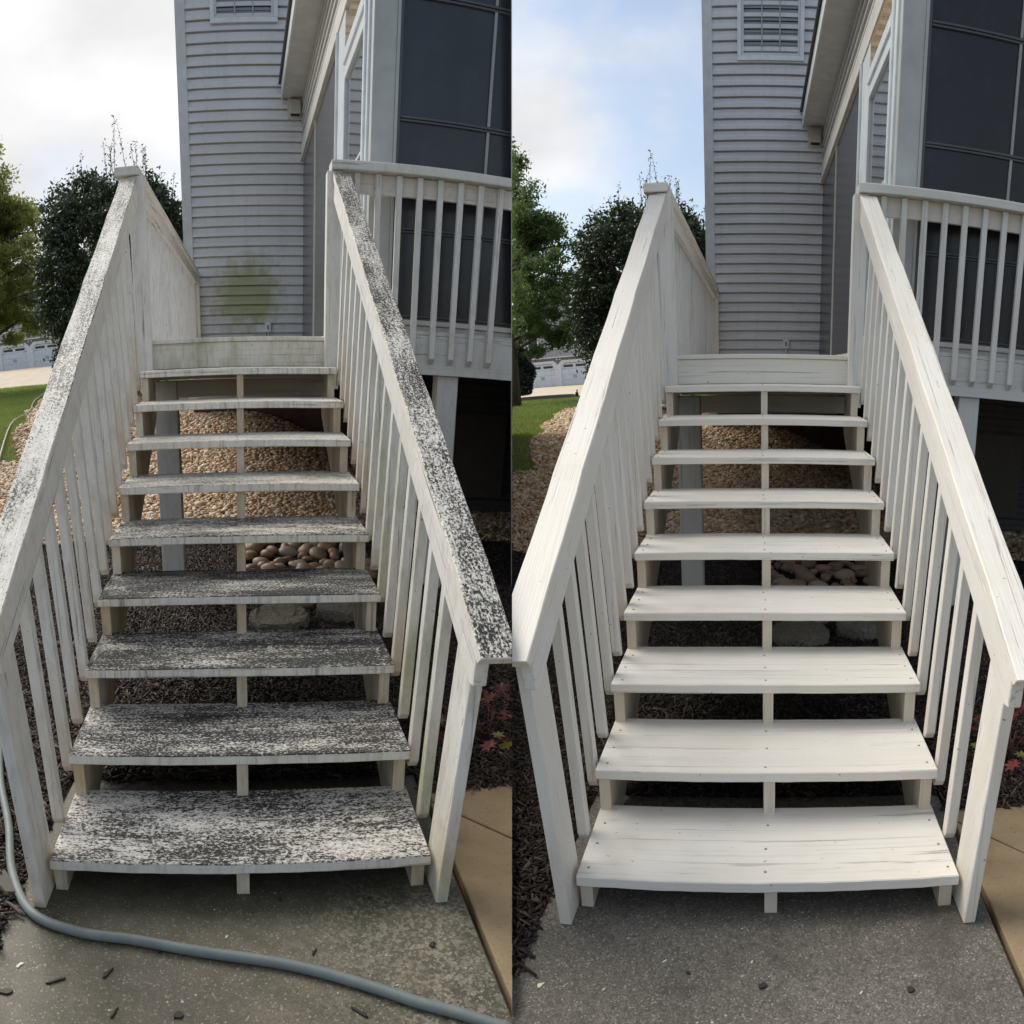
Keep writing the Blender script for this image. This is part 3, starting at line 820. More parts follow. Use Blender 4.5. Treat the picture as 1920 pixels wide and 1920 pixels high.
def house(S):
    d = S.dirty; xc, XL, YF = S.xc, S.XL, S.YF
    T = Thing(S, 'house', ('grey vinyl-sided house with screened porch and green algae stain, behind the mildewed stairs' if d else 'grey vinyl-sided house with dark screened porch, behind the clean stairs'), 'house', at=(XL, YH, 0))
    v = vinyl(d); wt_ = plain('white_trim', (.60, .61, .61), .45); wt2 = plain('cream_trim', (.62, .60, .55), .5)
    ZW = 7.7
    T.part('siding_wall', lambda bm: siding_x(bm, XL, xc + .3, YH, 1.02, ZW), v)
    T.part('side_wall', lambda bm: siding_y(bm, YH + .02, 14, XL - .098, 1.02, ZW), vinyl(False))
    T.part('corner_board', lambda bm: bm_prism(bm, [(XL - .132, YH + .11), (XL - .132, YH - .034), (XL + .0, YH - .034), (XL + .0, YH - .003), (XL - .095, YH - .003), (XL - .095, YH + .11)], .98, ZW, 'z', .002), wt_)
    T.part('foundation', lambda bm: bm_box(bm, XL - .08, 6.2, YH + .01, YH + .2, -.2, 1.015, 0), plain('red_masonry', (.13, .065, .05), .9, .2, .3, 9, .5))
    T.part('roof', lambda bm: bm_prism(bm, [(XL - .35, ZW), (XL - .35, ZW + .15), (3.2, ZW + 1.4), (7, ZW + .15), (7, ZW)], YH - .35, 14, 'y', 0), plain('asphalt_shingle', (.05, .05, .05), .9, .2, .3, 30, .6))
    # upper window with blinds
    wx0, wx1, wz0, wz1 = S.wx0, S.wx0 + .88, S.wz, S.wz + 1.5
    def ring(bm, x0, x1, z0, z1, w, y0, y1, bev=.003):
        bm_box(bm, x0, x1, y0, y1, z0, z0 + w, bev); bm_box(bm, x0, x1, y0, y1, z1 - w, z1, bev)
        bm_box(bm, x0, x0 + w, y0, y1, z0 + w + .0005, z1 - w - .0005, bev); bm_box(bm, x1 - w, x1, y0, y1, z0 + w + .0005, z1 - w - .0005, bev)
    win = T.part('window', lambda bm: ring(bm, wx0, wx1, wz0, wz1, .055, YH - .050, YH - .004), plain('bright_vinyl', (.70, .74, .76), .3, .5))
    if win:
        T.part('sash', lambda bm: ring(bm, wx0 + .056, wx1 - .056, wz0 + .056, wz1 - .056, .03, YH - .038, YH - .012), wt_, win)
        T.part('blind', lambda bm: [bm_prism(bm, [(YH - .0205, z), (YH - .0185, z + .003), (YH - .005, z + .038), (YH - .008, z + .036)], wx0 + .088, wx1 - .088, 'x', 0) for z in np.arange(wz0 + .09, wz1 - .1, .045)], plain('blind_slat', (.24, .26, .285), .5), win)
        T.box('backing', wx0 + .087, wx1 - .087, YH - .0035, YH - .0005, wz0 + .087, wz1 - .087, mat=plain('dark_room', (.02, .022, .025), .6), parent=win, bev=0)
        def munt(bm):
            for q in (1 / 3, 2 / 3):
                x = wx0 + .087 + (wx1 - wx0 - .174) * q; bm_box(bm, x - .008, x + .008, YH - .03, YH - .022, wz0 + .0875, wz1 - .0875, .001)
        T.part('muntins', munt, plain('muntin_white', (.40, .42, .44), .5), win)
    # eave over the side wall
    ez = S.ez; fx = xc - .30
    T.box('soffit', fx + .022, xc + .0, YF - .4, YH - .025, ez, ez + .02, mat=plain('soffit_white', (.56, .56, .53), .6), bev=0)
    T.box('fascia', fx, fx + .02, YF - .42, YH - .023, ez - .02, ez + .15, mat=plain('fascia_white', (.66, .68, .69), .5))
    T.part('porch_roof', lambda bm: bm_prism(bm, [(fx - .035, ez + .155), (fx - .035, ez + .18), (fx + 3, ez + .9), (fx + 6, ez + .18), (fx + 6, ez + .155), (fx + 3, ez + .8)], YF - .46, YH - .024, 'y', 0), plain('asphalt_shingle', (.05, .05, .05)))
    # side wall: siding above, trim, screens, window
    hz = S.hz
    T.part('porch_siding', lambda bm: siding_y(bm, YF + .11, YH - .02, xc, hz + .21, ez, .11), vinyl(False, (.56, .55, .52)))
    T.part('head_trim', lambda bm: (bm_box(bm, xc - .028, xc + .06, YF + .11, YH - .022, hz + .06, hz + .205, .004), bm_box(bm, xc - .040, xc + .06, YF + .11, YH - .022, hz, hz + .057, .004)), wt2)
    sc_side = screenmat('side_screen_hazed' if d else 'side_screen_dark', (.085, .085, .09) if d else (.028, .028, .034))  # the before site's haze is put into its paler screen colour
    ms = S.my
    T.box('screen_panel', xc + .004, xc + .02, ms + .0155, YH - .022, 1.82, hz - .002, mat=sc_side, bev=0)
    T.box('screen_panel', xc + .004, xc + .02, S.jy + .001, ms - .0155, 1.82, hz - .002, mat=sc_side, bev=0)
    T.box('screen_mullion', xc - .012, xc + .022, ms - .014, ms + .014, 1.80, hz - .001, mat=wt2)
    T.box('bottom_trim', xc - .01, xc + .06, YF + .11, YH - .022, 1.750, 1.818, mat=wt2)
    # hinged vinyl window beside the corner: frame, glass that mirrors the siding
    jy, g1, g0, gz = S.jy, S.g1, S.g0, S.gz
    wbr = plain('bright_vinyl', (.70, .74, .76), .3, .5)
    def casing(bm):
        for a, b, o in ((jy - .07, jy, .040), (jy - .11, jy - .0705, .052), (g1 + .002, jy - .1105, .030)): bm_box(bm, xc - o, xc + .03, a, b, 1.84, hz - .003, .004)
        for a, b, o in ((g0 - .07, g0 - .002, .034), (g0 - .14, g0 - .0705, .052), (YF + .115, g0 - .1405, .036)): bm_box(bm, xc - o, xc + .03, a, b, 1.84, ez - .2, .004)
        bm_box(bm, xc - .030, xc + .03, g0, g1, gz, gz + .09, .004); bm_box(bm, xc - .045, xc + .03, g0, g1, gz + .0905, gz + .17, .004)
        bm_box(bm, xc - .025, xc + .03, g0, g1, gz + .1705, gz + .40, .002)
        bm_box(bm, xc - .030, xc + .03, g0, g1, 1.84, 1.93, .004)
    wi = T.part('porch_window', casing, wbr)
    if wi:
        T.box('glass', xc - .006, xc - .001, g0, g1, 1.9305, gz - .0005, mat=glassmat('mirror_pane', (.10, .105, .12), .02), parent=wi, bev=0)
        T.box('transom_pane', xc - .032, xc - .0255, g0 + .05, g1 - .03, gz + .20, gz + .385, mat=glassmat('sun_glow_pane', (.55, .33, .10) if d else (.45, .48, .52), .12), parent=wi, bev=0)  # reflected low sun is put into the pane's warm colour
        T.box('check_rail', xc - .02, xc - .0065, g0, g1, S.cr, S.cr + .022, mat=wbr, parent=wi)
    # corner post and front wall of the porch
    T.part('corner_post', lambda bm: (bm_box(bm, xc - .02, xc + .125, YF, YF + .15, 1.81, ez + .3, .003), bm_box(bm, xc + .1255, xc + .145, YF - .008, YF + .06, 1.81, ez + .3, .002)), plain('post_grey', (.44, .46, .45), .5))
    x0 = xc + .1455; X1 = 6.2
    dk = screenmat('front_vinyl_%s' % S.name, (.026, .030, .037) if d else (.011, .0115, .015))
    zb = [1.895, 2.43, 3.068, 3.727, 4.45, ez + .3]
    px_ = x0; pi = 0
    while px_ < X1:
        px2 = px_ + 2.1
        for k in range(len(zb) - 1):
            T.box('screen_panel', px_ + .02, px2 - .02, YF + .03, YF + .04, zb[k] + .016, zb[k + 1] - .016, mat=dk, bev=0)
        def bars(bm, px_=px_, px2=px2):
            for z in zb: bm_box(bm, px_ + .021, px2 - .021, YF + .012, YF + .03, z - .015, z - .002, .002); bm_box(bm, px_ + .021, px2 - .021, YF + .006, YF + .03, z + .001, z + .0145, .002)
            bm_box(bm, px_, px_ + .02, YF + .004, YF + .045, 1.88, zb[-1], .002); bm_box(bm, px2 - .02, px2, YF + .004, YF + .045, 1.88, zb[-1], .002)
        T.part('screen_frame', bars, plain('charcoal_frame', (.075, .08, .085), .35, .5))
        xm = S.mx if pi == 0 else (px_ + px2) / 2
        T.part('screen_muntin', lambda bm, xm=xm: [bm_box(bm, xm - .009, xm + .009, YF + .0305 - .02, YF + .0295, zb[k] + .016, zb[k + 1] - .0155, .002) for k in range(4)], plain('pale_muntin', (.34, .35, .33), .5))
        px_ = px2; pi += 1
    T.part('sill', lambda bm: (bm_box(bm, xc + .105, X1, YF - .03, YF + .05, 1.845, 1.878, .004), bm_box(bm, xc + .105, X1, YF - .012, YF + .05, 1.81, 1.843, .004)), wt2)
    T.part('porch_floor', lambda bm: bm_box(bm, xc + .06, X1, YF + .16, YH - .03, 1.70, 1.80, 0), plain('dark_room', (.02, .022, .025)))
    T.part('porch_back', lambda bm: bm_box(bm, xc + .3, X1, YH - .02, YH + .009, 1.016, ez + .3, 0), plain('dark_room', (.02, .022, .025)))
    T.part('crawl_wall', lambda bm: siding_x(bm, 1.60, X1, 6.2, -.2, 1.69, .14), plain('shaded_siding', (.085, .08, .078), .8))  # gloom below the deck is put into this dark siding colour
    T.part('crawl_hatch', lambda bm: (bm_box(bm, 1.75, 2.75, 6.14, 6.177, .25, 1.12, .004)), plain('hatch_brown', (.10, .085, .07), .8))
    if S.side < 0:
        # added unseen wall closing the cut porch: keeps light out, pale outside bounces it
        def endw(bm, off=-.0015, top=5.2):
            n = S.R[0, :]                          # world x in site coordinates; wall lies just inside the plane x = 0
            def at(y, z): return ((off - S.t[0] - n[1] * y - n[2] * z) / n[0], y, z)
            q = [at(3.56, -.3), at(YH + .1, -.3), at(YH + .1, top), at(3.56, top)]
            a = [bm.verts.new(p) for p in q]; b = [bm.verts.new((p[0] - .004, p[1], p[2])) for p in q]
            bm.faces.new(a); bm.faces.new(list(reversed(b)))
            for i in range(4): bm.faces.new((a[i], b[i], b[(i + 1) % 4], a[(i + 1) % 4]))
            bmesh.ops.recalc_face_normals(bm, faces=bm.faces)
        T.part('unseen_end_wall', endw, vinyl(False))
        T.part('shade_liner', lambda bm: endw(bm, -.0075, 1.69), plain('shaded_siding', (.085, .08, .078), .8))  # added dark inner layer, under-deck shade put into its colour
    else:
        T.part('unseen_end_wall', lambda bm: bm_box(bm, 6.21, 6.3, YF, YH, -.2, ez + .3, 0), plain('shaded_siding', (.085, .08, .078), .8))
    # hooded vent under the soffit
    vx, vz = S.vx, S.vz
    V = Thing(S, 'wall_vent', 'small hooded off-white exhaust vent under the eave, above the %s stairs' % S.adj, 'vent', at=(vx, YH, vz))
    cream = plain('vent_cream', (.52, .50, .44) if d else (.60, .57, .50), .5)
    V.box('mounting_plate', vx - .10, vx + .10, YH - .036, YH - .021, vz - .13, vz + .13, mat=cream, bev=.004)
    V.part('hood', lambda bm: (bm_prism(bm, [(YH - .037, vz + .10), (YH - .10, vz + .085), (YH - .15, vz - .07), (YH - .15, vz - .09), (YH - .037, vz - .03)], vx - .07, vx + .07, 'x', .004)), cream)
    V.part('louver', lambda bm: bm_box(bm, vx - .058, vx + .058, YH - .1, YH - .038, vz - .095, vz - .042, .002), plain('vent_dark', (.03, .03, .03), .7))
    # small weatherproof outlet box
    ox, oz = S.ox, S.oz
    O = Thing(S, 'outlet_box', 'small white outdoor outlet box low on the siding, above the %s stairs' % S.adj, 'outlet', at=(ox, YH, oz))
    O.box('cover', ox - .045, ox + .045, YH - .07, YH - .021, oz - .065, oz + .065, mat=plain('outlet_white', (.75, .76, .75), .35), bev=.008)
    O.box('window_slot', ox - .014, ox + .014, YH - .0715, YH - .0702, oz - .03, oz + .03, mat=plain('outlet_grey', (.25, .26, .27), .4), bev=0)
    O.part('conduit', lambda bm: bm_tube(bm, [(ox, YH - .045, oz - .066), (ox, YH - .045, 1.77)], .014, 8), plain('outlet_white', (.75, .76, .75)))
    if d:
        single(S, 'power_cord', lambda bm: bm_tube(bm, [(ox - .01, YH - .06, oz - .07), (ox - .03, YH - .09, oz - .13), (ox - .10, YH - .12, oz - .20), (ox - .25, YH - .16, 1.782)], .006, 6), plain('dark_cord', (.04, .06, .05), .5), 'thin dark cord hanging from the white outlet box on the siding', 'cord')

# ------------------------------------------------------------------ plants
def leaf_cloud(S, P, size, rs, spread=1.):
    n = len(P); R = rand_rot(rs, n)
    if spread < 1: pass
    s = size * rs.uniform(.6, 1.3, n)
    base = np.array([(0, -1, 0), (.42, 0, .12), (0, 1, 0), (-.42, 0, .12)])
    V = np.einsum('nij,kj->nki', R, base) * s[:, None, None] + P[:, None]
    return V.reshape(-1, 3), np.arange(n * 4).reshape(-1, 4)
def clump_points(rs, n, clumps, rad):
    c = clumps[rs.randint(len(clumps), size=n)]
    d = rs.normal(size=(n, 3)); d /= np.linalg.norm(d, axis=1)[:, None]
    r = np.abs(rs.normal(.75, .28, n))[:, None]
    return c[:, :3] + d * r * (c[:, 3:4] * np.array([1, 1, .72]) * rad)
def crown_part(S, T, name, P, size, mat, rs):
    P = P[shown(S, P, 160)]
    if not len(P): return
    V, Fc = leaf_cloud(S, P, size, rs)
    np_mesh(S, name, V, Fc, mat, parent=T.o, at=T.at); T.n += 1
def limb(S, T, name, pts, r0, r1, mat):
    n = len(pts); T.part(name, lambda bm: bm_tube(bm, pts, [r0 + (r1 - r0) * i / (n - 1) for i in range(n)], 8), mat)

def plants(S):
    d = S.dirty; rs = np.random.RandomState(41)
    bark = plain('tree_bark', (.10, .08, .06), .9, .2, .3, 20, .8)
    # ---- big clipped evergreen behind the landing railing
    hx, hy, hz, rx, rz = S.holly
    g = float(terrain(S, hx, hy))
    T = Thing(S, 'evergreen_shrub', 'big rounded dark evergreen with thin sprigs on top, behind the %s railing' % S.adj, 'shrub', at=(hx, hy, g))
    limb(S, T, 'trunk', [(hx, hy, g - .1), (hx + .05, hy, g + 1.2), (hx, hy + .05, hz + rz * .5)], .12, .04, bark)
    cl = []
    while len(cl) < 330:
        u = rs.normal(size=3); u /= np.linalg.norm(u); u = np.sign(u) * np.abs(u) ** .82; r = rs.uniform(.35, .98) ** .45
        cl.append((hx + u[0] * rx * r * .93, hy + u[1] * rx * r * .93, hz + u[2] * rz * r * .93, rs.uniform(.18, .34)))
    cl = np.array(cl)
    P = clump_points(rs, 110000, cl, 1.)
    crown_part(S, T, 'crown', P, .046, leafmat('holly_leaf', (.014, .024, .013), (.060, .090, .040), .32, .12), rs)
    # sprigs
    sp = []; tw = bmesh.new(); lines = []
    for k in range(15):
        a = rs.uniform(-1, 1); yy = rs.uniform(-.5, .5)
        bx = hx + a * rx * .92; bz = hz + rz * math.sqrt(max(.05, 1 - a * a * .85)) * .98
        L = rs.uniform(.2, .55) if abs(a - .12) > .1 else .72
        lean = rs.normal(0, .12)
        pts = [(bx + lean * L * q, hy + yy * rx * .4, bz - .25 + (L + .25) * q) for q in (0, .35, .7, 1)]
        lines.append(pts)
        for q in np.arange(.2, 1.02, .05):
            sp.append((bx + lean * L * q + rs.normal(0, .018), hy + yy * rx * .4 + rs.normal(0, .018), bz - .25 + (L + .25) * q))
    tw.free()
    for p in lines: T.part('sprig', lambda bm, p=p: bm_tube(bm, p, [.006, .005, .004, .002], 5), bark)
    crown_part(S, T, 'sprig_leaves', np.repeat(np.array(sp), 2, 0) + rs.normal(0, .014, (len(sp) * 2, 3)), .026, leafmat('holly_leaf', (.012, .020, .011), (.045, .070, .028)), rs)
    # ---- broadleaf tree at the left
    tx, ty = S.tree
    g = float(terrain(S, tx, ty))
    T = Thing(S, 'shade_tree', ('sunlit leafy tree at the far left edge, beyond the mildewed stairs' if d else 'full green leafy tree beside the dark conifer, left of the clean stairs'), 'tree', at=(tx, ty, g))
    tb = [(tx, ty, g - .2), (tx + .05, ty, g + 1.4), (tx - .05, ty, g + 2.8), (tx + .1, ty, g + 4.8), (tx + .1, ty, g + 6.2)]
    limb(S, T, 'trunk', tb, .20, .03, bark)
    cl = []
    for k in range(46):
        a = k * 2.399; z = g + 1.75 + 5.0 * (k / 46); R0 = 2.55 * math.sin(min(1, (k / 46) * .92 + .26) * PI) ** .6 * rs.uniform(.75, 1.1) if k < 43 else .8
        ex, ey = tx + math.cos(a) * R0, ty + math.sin(a) * R0
        ez_ = z + rs.uniform(-.1, .5)
        limb(S, T, 'limb', [(tx, ty, z - .2), ((tx + ex) / 2, (ty + ey) / 2, z + .25), (ex, ey, ez_)], .05, .012, bark)
        for q in np.linspace(.3, 1.05, 8):
            cl.append((tx + (ex - tx) * q + rs.normal(0, .22), ty + (ey - ty) * q + rs.normal(0, .22), z + (ez_ - z) * q + rs.normal(0, .22), rs.uniform(.22, .42)))
    cl = np.array(cl)
    P = clump_points(rs, 105000, cl, 1.)
    lm = leafmat('tree_leaf_sunlit', (.12, .14, .05), (.38, .37, .14), .5, .45) if d else leafmat('tree_leaf', (.04, .075, .025), (.14, .20, .06), .5, .3)  # before site: sunlight put into paler, yellower leaf colours
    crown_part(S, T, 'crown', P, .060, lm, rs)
    # ---- conifer in a mulch ring (only seen beside the clean stairs)
    if not d:
        ax, ay = -9.05, 28.0
        g = float(terrain(S, ax, ay))
        T = Thing(S, 'conifer', 'narrow dark conifer at the left edge, in front of the white garage doors', 'tree', at=(ax, ay, g))
        limb(S, T, 'trunk', [(ax, ay, g - .1), (ax, ay, g + 2.5)], .08, .02, bark)
        n = 30000; q = rs.uniform(0, 1, n) ** .8; R0 = (.2 + .62 * np.sin(np.clip(q * 1.15 + .12, 0, 1) * PI) ** .55) * np.where(q > .9, (1 - q) * 10, 1)
        a = rs.uniform(0, 2 * PI, n); r = R0 * (rs.uniform(.3, 1, n) ** .4) * (1 + .12 * np.sin(a * 5 + q * 20))
        P = np.stack([ax + r * np.cos(a), ay + r * np.sin(a), g + .22 + q * 2.35], 1)
        crown_part(S, T, 'crown', P, .055, leafmat('conifer_leaf', (.010, .018, .012), (.030, .045, .022), .6, .05), rs)
        def ringm(bm):
            for k in range(1):
                bmesh.ops.create_cone(bm, cap_ends=True, segments=28, radius1=1.9, radius2=1.5, depth=.14, matrix=Matrix.Translation((ax + .6, ay - .3, g + .06)) @ Matrix.Diagonal((1.15, .8, 1, 1)))
        single(S, 'mulch_ring', ringm, soil('mulch_soil', (.018, .013, .010), (.035, .025, .018)), kind='structure')
    # ---- dark ornament on the lawn edge
    gx, gy = S.orn
    g = float(terrain(S, gx, gy))
    T = Thing(S, 'lawn_ornament', 'small black bird-shaped ornament at the edge of the drive, beyond the %s stairs' % S.adj, 'ornament', at=(gx, gy, g))
    blk = plain('ornament_black', (.02, .02, .02), .5)
    T.part('leg', lambda bm: bm_tube(bm, [(gx, gy, g - .05), (gx + .02, gy, g + .1)], .012, 6), blk)
    T.part('body', lambda bm: bm_tube(bm, [(gx + .01, gy, g + .06), (gx, gy, g + .10), (gx - .02, gy, g + .16), (gx - .015, gy, g + .21), (gx, gy, g + .24)], [.015, .048, .062, .045, .016], 10), blk)
    T.part('head', lambda bm: bm_tube(bm, [(gx - .005, gy, g + .23), (gx - .005, gy, g + .26), (gx, gy, g + .295), (gx, gy, g + .31)], [.014, .027, .024, .006], 10), blk)

def red_plant(S):
    """low plant with dark red maple-shaped leaves right of the stairs"""
    rs = np.random.RandomState(3)
    T = Thing(S, 'red_leaf_plant', 'low plant with dark red lobed leaves at the right of the %s stairs' % S.adj, 'plant', at=(1.10, 1.0, 0))
    star = []
    for k in range(14):
        a = 2 * PI * k / 14; r = 1. if k % 2 == 0 else .45
        star.append((r * math.cos(a), r * math.sin(a)))
    def fn(bm, red=True):
        for k in range(34 if red else 12):
            r = .26 * math.sqrt(rs.rand()); a = rs.uniform(0, 2 * PI)
            c = Vector((1.10 + r * math.cos(a), 1.0 + r * math.sin(a) * 1.1, .07 + .16 * rs.rand() * (1 - r)))
            M = Matrix.Translation(c) @ Matrix.Rotation(rs.uniform(0, 6), 4, 'Z') @ Matrix.Rotation(rs.normal(0, .5), 4, 'X') @ Matrix.Scale(rs.uniform(.028, .05), 4)
            mid = bm.verts.new(M @ Vector((0, 0, -.12))); vs = [bm.verts.new(M @ Vector((x, y, .08 * math.sin(i)))) for i, (x, y) in enumerate(star)]
            for i in range(14): bm.faces.new((mid, vs[i], vs[(i + 1) % 14]))
    T.part('red_leaves', fn, leafmat('red_leaf', (.07, .012, .014), (.28, .05, .045), .5, .25))
    T.part('green_leaves', lambda bm: fn(bm, False), leafmat('lime_leaf', (.12, .13, .03), (.30, .27, .08), .5, .3))
    def stems(bm):
        for k in range(14):
            a = rs.uniform(0, 6.28); r = rs.uniform(.05, .22)
            bm_tube(bm, [(1.10, 1.0, -.01), (1.10 + r * .5 * math.cos(a), 1.0 + r * .5 * math.sin(a), .09), (1.10 + r * math.cos(a), 1.0 + r * math.sin(a), .14)], .0025, 5)
    T.part('stems', stems, plain('stem_brown', (.10, .04, .03), .7))

# ------------------------------------------------------------------ neighbour's house
def neighbour(S):
    z = S.nbase; Y = 68.; x0 = S.nx            # left side of the left garage door
    T = Thing(S, 'neighbour_house', 'distant grey house with two white carriage garage doors, beyond the %s stairs' % S.adj, 'house', at=(x0, Y, z)); T.size = (.87, 1, .80)
    g1, g2 = plain('stucco_grey', (.36, .35, .37), .85), plain('stucco_dark', (.25, .245, .255), .85)
    w = plain('garage_white', (.74, .75, .76), .5); rf = plain('asphalt_shingle', (.05, .05, .05))
    T.part('garage_wall', lambda bm: bm_box(bm, x0 - 6, x0 + 6.55, Y + .25, Y + 8, z - 1, z + 3.0, 0), g2)
    T.part('upper_wall', lambda bm: bm_box(bm, x0 - 6, x0 + 6.75, Y - .1, Y + 8, z + 3.0, z + 6.2, 0), g1)
    T.part('overhang_trim', lambda bm: bm_box(bm, x0 - 6, x0 + 6.80, Y - .16, Y + .22, z + 2.9, z + 2.998, 0), w)
    T.part('gable', lambda bm: bm_prism(bm, [(x0 - 1.2, z + 6.201), (x0 + 6.75, z + 6.201), (x0 + 2.8, z + 9.0)], Y - .1, Y + 4, 'y', 0), g1)
    T.part('roof', lambda bm: (bm_prism(bm, [(x0 - 1.9, z + 6.0), (x0 + 2.8, z + 9.05), (x0 + 7.4, z + 6.0), (x0 + 7.4, z + 6.25), (x0 + 2.8, z + 9.4), (x0 - 1.9, z + 6.25)], Y - .5, Y + 8, 'y', 0)), rf)
    T.part('rake_trim', lambda bm: (bm_prism(bm, [(x0 - 1.9, z + 5.85), (x0 + 2.8, z + 8.9), (x0 + 7.4, z + 5.85), (x0 + 7.4, z + 6.1), (x0 + 2.8, z + 9.15), (x0 - 1.9, z + 6.1)], Y - .56, Y - .505, 'y', 0)), w)
    T.part('side_wing', lambda bm: bm_box(bm, x0 + 6.8, x0 + 12, Y + 1.5, Y + 9, z - 1, z + 6.0, 0), g2)
    T.part('wing_roof', lambda bm: bm_prism(bm, [(Y + 1.0, z + 6.0), (Y + 5.2, z + 8.6), (Y + 9.5, z + 6.0)], x0 + 6.4, x0 + 12.4, 'x', 0), rf)
    def arch(bm, a, b):
        h = 2.62; wd = .34
        P = [(a - wd, z), (a - wd, z + h - .45), (a - wd + .42, z + h), (b + wd - .42, z + h), (b + wd, z + h - .45), (b + wd, z), (b, z), (b, z + h - .60), (b - .28, z + h - .30), (a + .28, z + h - .30), (a, z + h - .60), (a, z)]
        bm_prism(bm, P, Y + .10, Y + .245, 'y', .01)
    for a in (x0, x0 + 3.28):
        b = a + 2.62
        D = T.part('garage_door', lambda bm, a=a, b=b: [bm_box(bm, a - .05, b + .05, Y + .20, Y + .249, z + .02 + k * .565, z + .02 + k * .565 + .555, .008) for k in range(4)], plain('door_white', (.68, .72, .76), .45))
        T.part('door_arch', lambda bm, a=a, b=b: arch(bm, a, b), w)
        if D:
            for q in (a + .22, a + 1.45):
                T.box('pane', q, q + .95, Y + .185, Y + .1985, z + 1.88, z + 2.12, mat=plain('garage_glass', (.05, .055, .055), .2), parent=D, bev=0)
            for q in (a + 1.2, a + 1.4): T.box('pull', q, q + .035, Y + .15, Y + .1995, z + .75, z + 1.05, mat=plain('ornament_black', (.02, .02, .02)), parent=D, bev=0)
            for q in (a + .05, b - .40): T.box('strap_hinge', q, q + .36, Y + .18, Y + .1995, z + 1.70, z + 1.735, mat=plain('ornament_black', (.02, .02, .02)), parent=D, bev=0)
    for (a, b, za, zb_) in ((x0 + 4.8, x0 + 5.7, z + 3.9, z + 5.3), (x0 + 2.5, x0 + 3.4, z + 3.9, z + 5.3), (x0 + .2, x0 + 1.1, z + 3.9, z + 5.3)):
        W = T.box('window', a - .12, b + .12, Y - .17, Y - .101, za - .12, zb_ + .12, mat=w, bev=0)
        if W: T.box('pane', a, b, Y - .18, Y - .1705, za, zb_, mat=plain('garage_glass', (.05, .055, .055)), parent=W, bev=0)
    for (za, zb_) in ((z + .9, z + 2.3), (z + 3.6, z + 5.0)):
        W = T.box('window', x0 + 7.5, x0 + 8.5, Y + 1.42, Y + 1.495, za, zb_, mat=w, bev=0)
        if W: T.box('pane', x0 + 7.6, x0 + 8.4, Y + 1.40, Y + 1.4195, za + .1, zb_ - .1, mat=plain('garage_glass', (.05, .055, .055)), parent=W, bev=0)
    T.part('flood_light', lambda bm: (bm_tube(bm, [(x0 + 3.0, Y + .2, z + 2.75), (x0 + 2.85, Y - .0, z + 2.72)], .06, 8), bm_tube(bm, [(x0 + 3.1, Y + .2, z + 2.75), (x0 + 3.25, Y - .0, z + 2.72)], .06, 8)), w)

# ------------------------------------------------------------------ build both
A.adj, B.adj = 'mildewed', 'clean'
A.xc, A.XL, A.YF = .88, -.665, 3.63
B.xc, B.XL, B.YF = .87, -.630, 3.63
A.wx0, A.wz = -.34, 5.70
B.wx0, B.wz = -.30, 5.52
A.ez, B.ez = 4.86, 4.78
A.hz, B.hz = 4.12, 4.09
A.my = B.my = 8.2
A.jy, A.g1, A.g0, A.gz, A.cr = 5.70, 5.12, 3.96, 3.66, 2.95
B.jy, B.g1, B.g0, B.gz, B.cr = 5.72, 5.14, 3.98, 3.70, 2.92
A.mx, B.mx = 1.63, 1.62
A.bx0, B.bx0 = .735, .735
A.vx, A.vz, B.vx, B.vz = .765, 4.74, .75, 4.65
A.ox, A.oz, B.ox, B.oz = .38, 2.00, .385, 2.0
A.holly = (-2.42, 15., 3.1, 1.68, 2.1); B.holly = (-2.15, 15., 2.95, 1.58, 1.92)
A.tree = (-7.45, 22.); B.tree = (-7.25, 22.)
A.orn = (-6.5, 27.); B.orn = (-6.4, 27.)
A.nx, B.nx = -20.7, -19.5
for S in (A, B):
    ground(S)
    neighbour(S)
    house(S)
    deck(S)
    stairs(S)
    stair_rail(S, -1); stair_rail(S, 1)
    plants(S)
    red_plant(S)
    ground_cover(S)
    stones(S)

# ------------------------------------------------------------------ loose things
def cr_curve(pts, n=10):
    out = []
    P = [Vector(p) for p in pts]; P = [P[0] * 2 - P[1]] + P + [P[-1] * 2 - P[-2]]
    for i in range(1, len(P) - 2):
        for k in range(n):
            t = k / n; a, b, c, d_ = P[i - 1], P[i], P[i + 1], P[i + 2]
            out.append(.5 * ((2 * b) + (c - a) * t + (2 * a - 5 * b + 4 * c - d_) * t * t + (3 * b - a * 1 - 3 * c + d_) * t ** 3))
    out.append(P[-2]); return out
hr = .0155
hose = cr_curve([(-1.45, 2.3, hr + .02), (-1.25, 1.55, hr + .02), (-1.11, 1.07, hr + .02), (-.99, .68, hr + .015), (-.86, .35, hr + .012), (-.77, .08, hr + .006), (-.655, -.11, hr), (-.49, -.185, hr), (-.316, -.208, hr), (-.12, -.25, hr), (.076, -.291, hr), (.22, -.34, hr), (.363, -.413, hr), (.48, -.485, hr), (.597, -.552, hr), (.80, -.70, hr), (.95, -.86, hr)])
s_ = N('hose_rubber'); nn = s_.noise(s_.tc(), 14, 5, .6)
hm = s_.done(s_.mix(s_.rng(nn, .3, .7), (.15, .17, .165), (.20, .22, .215)), .55, .4)
single(A, 'garden_hose', lambda bm: bm_tube(bm, hose, hr, 14), hm, 'grey-blue garden hose curving across the dark concrete in front of the mildewed stairs', 'hose')
def on_ground(S, pts, lift): return [(x, y, float(terrain(S, x, y)) + lift) for x, y in pts]
cord = cr_curve(on_ground(A, [(-2.75, 6.6), (-3.0, 7.4), (-3.25, 8.5), (-3.6, 10.4), (-3.9, 12.6), (-4.45, 15.2), (-4.8, 17.5)], .045))
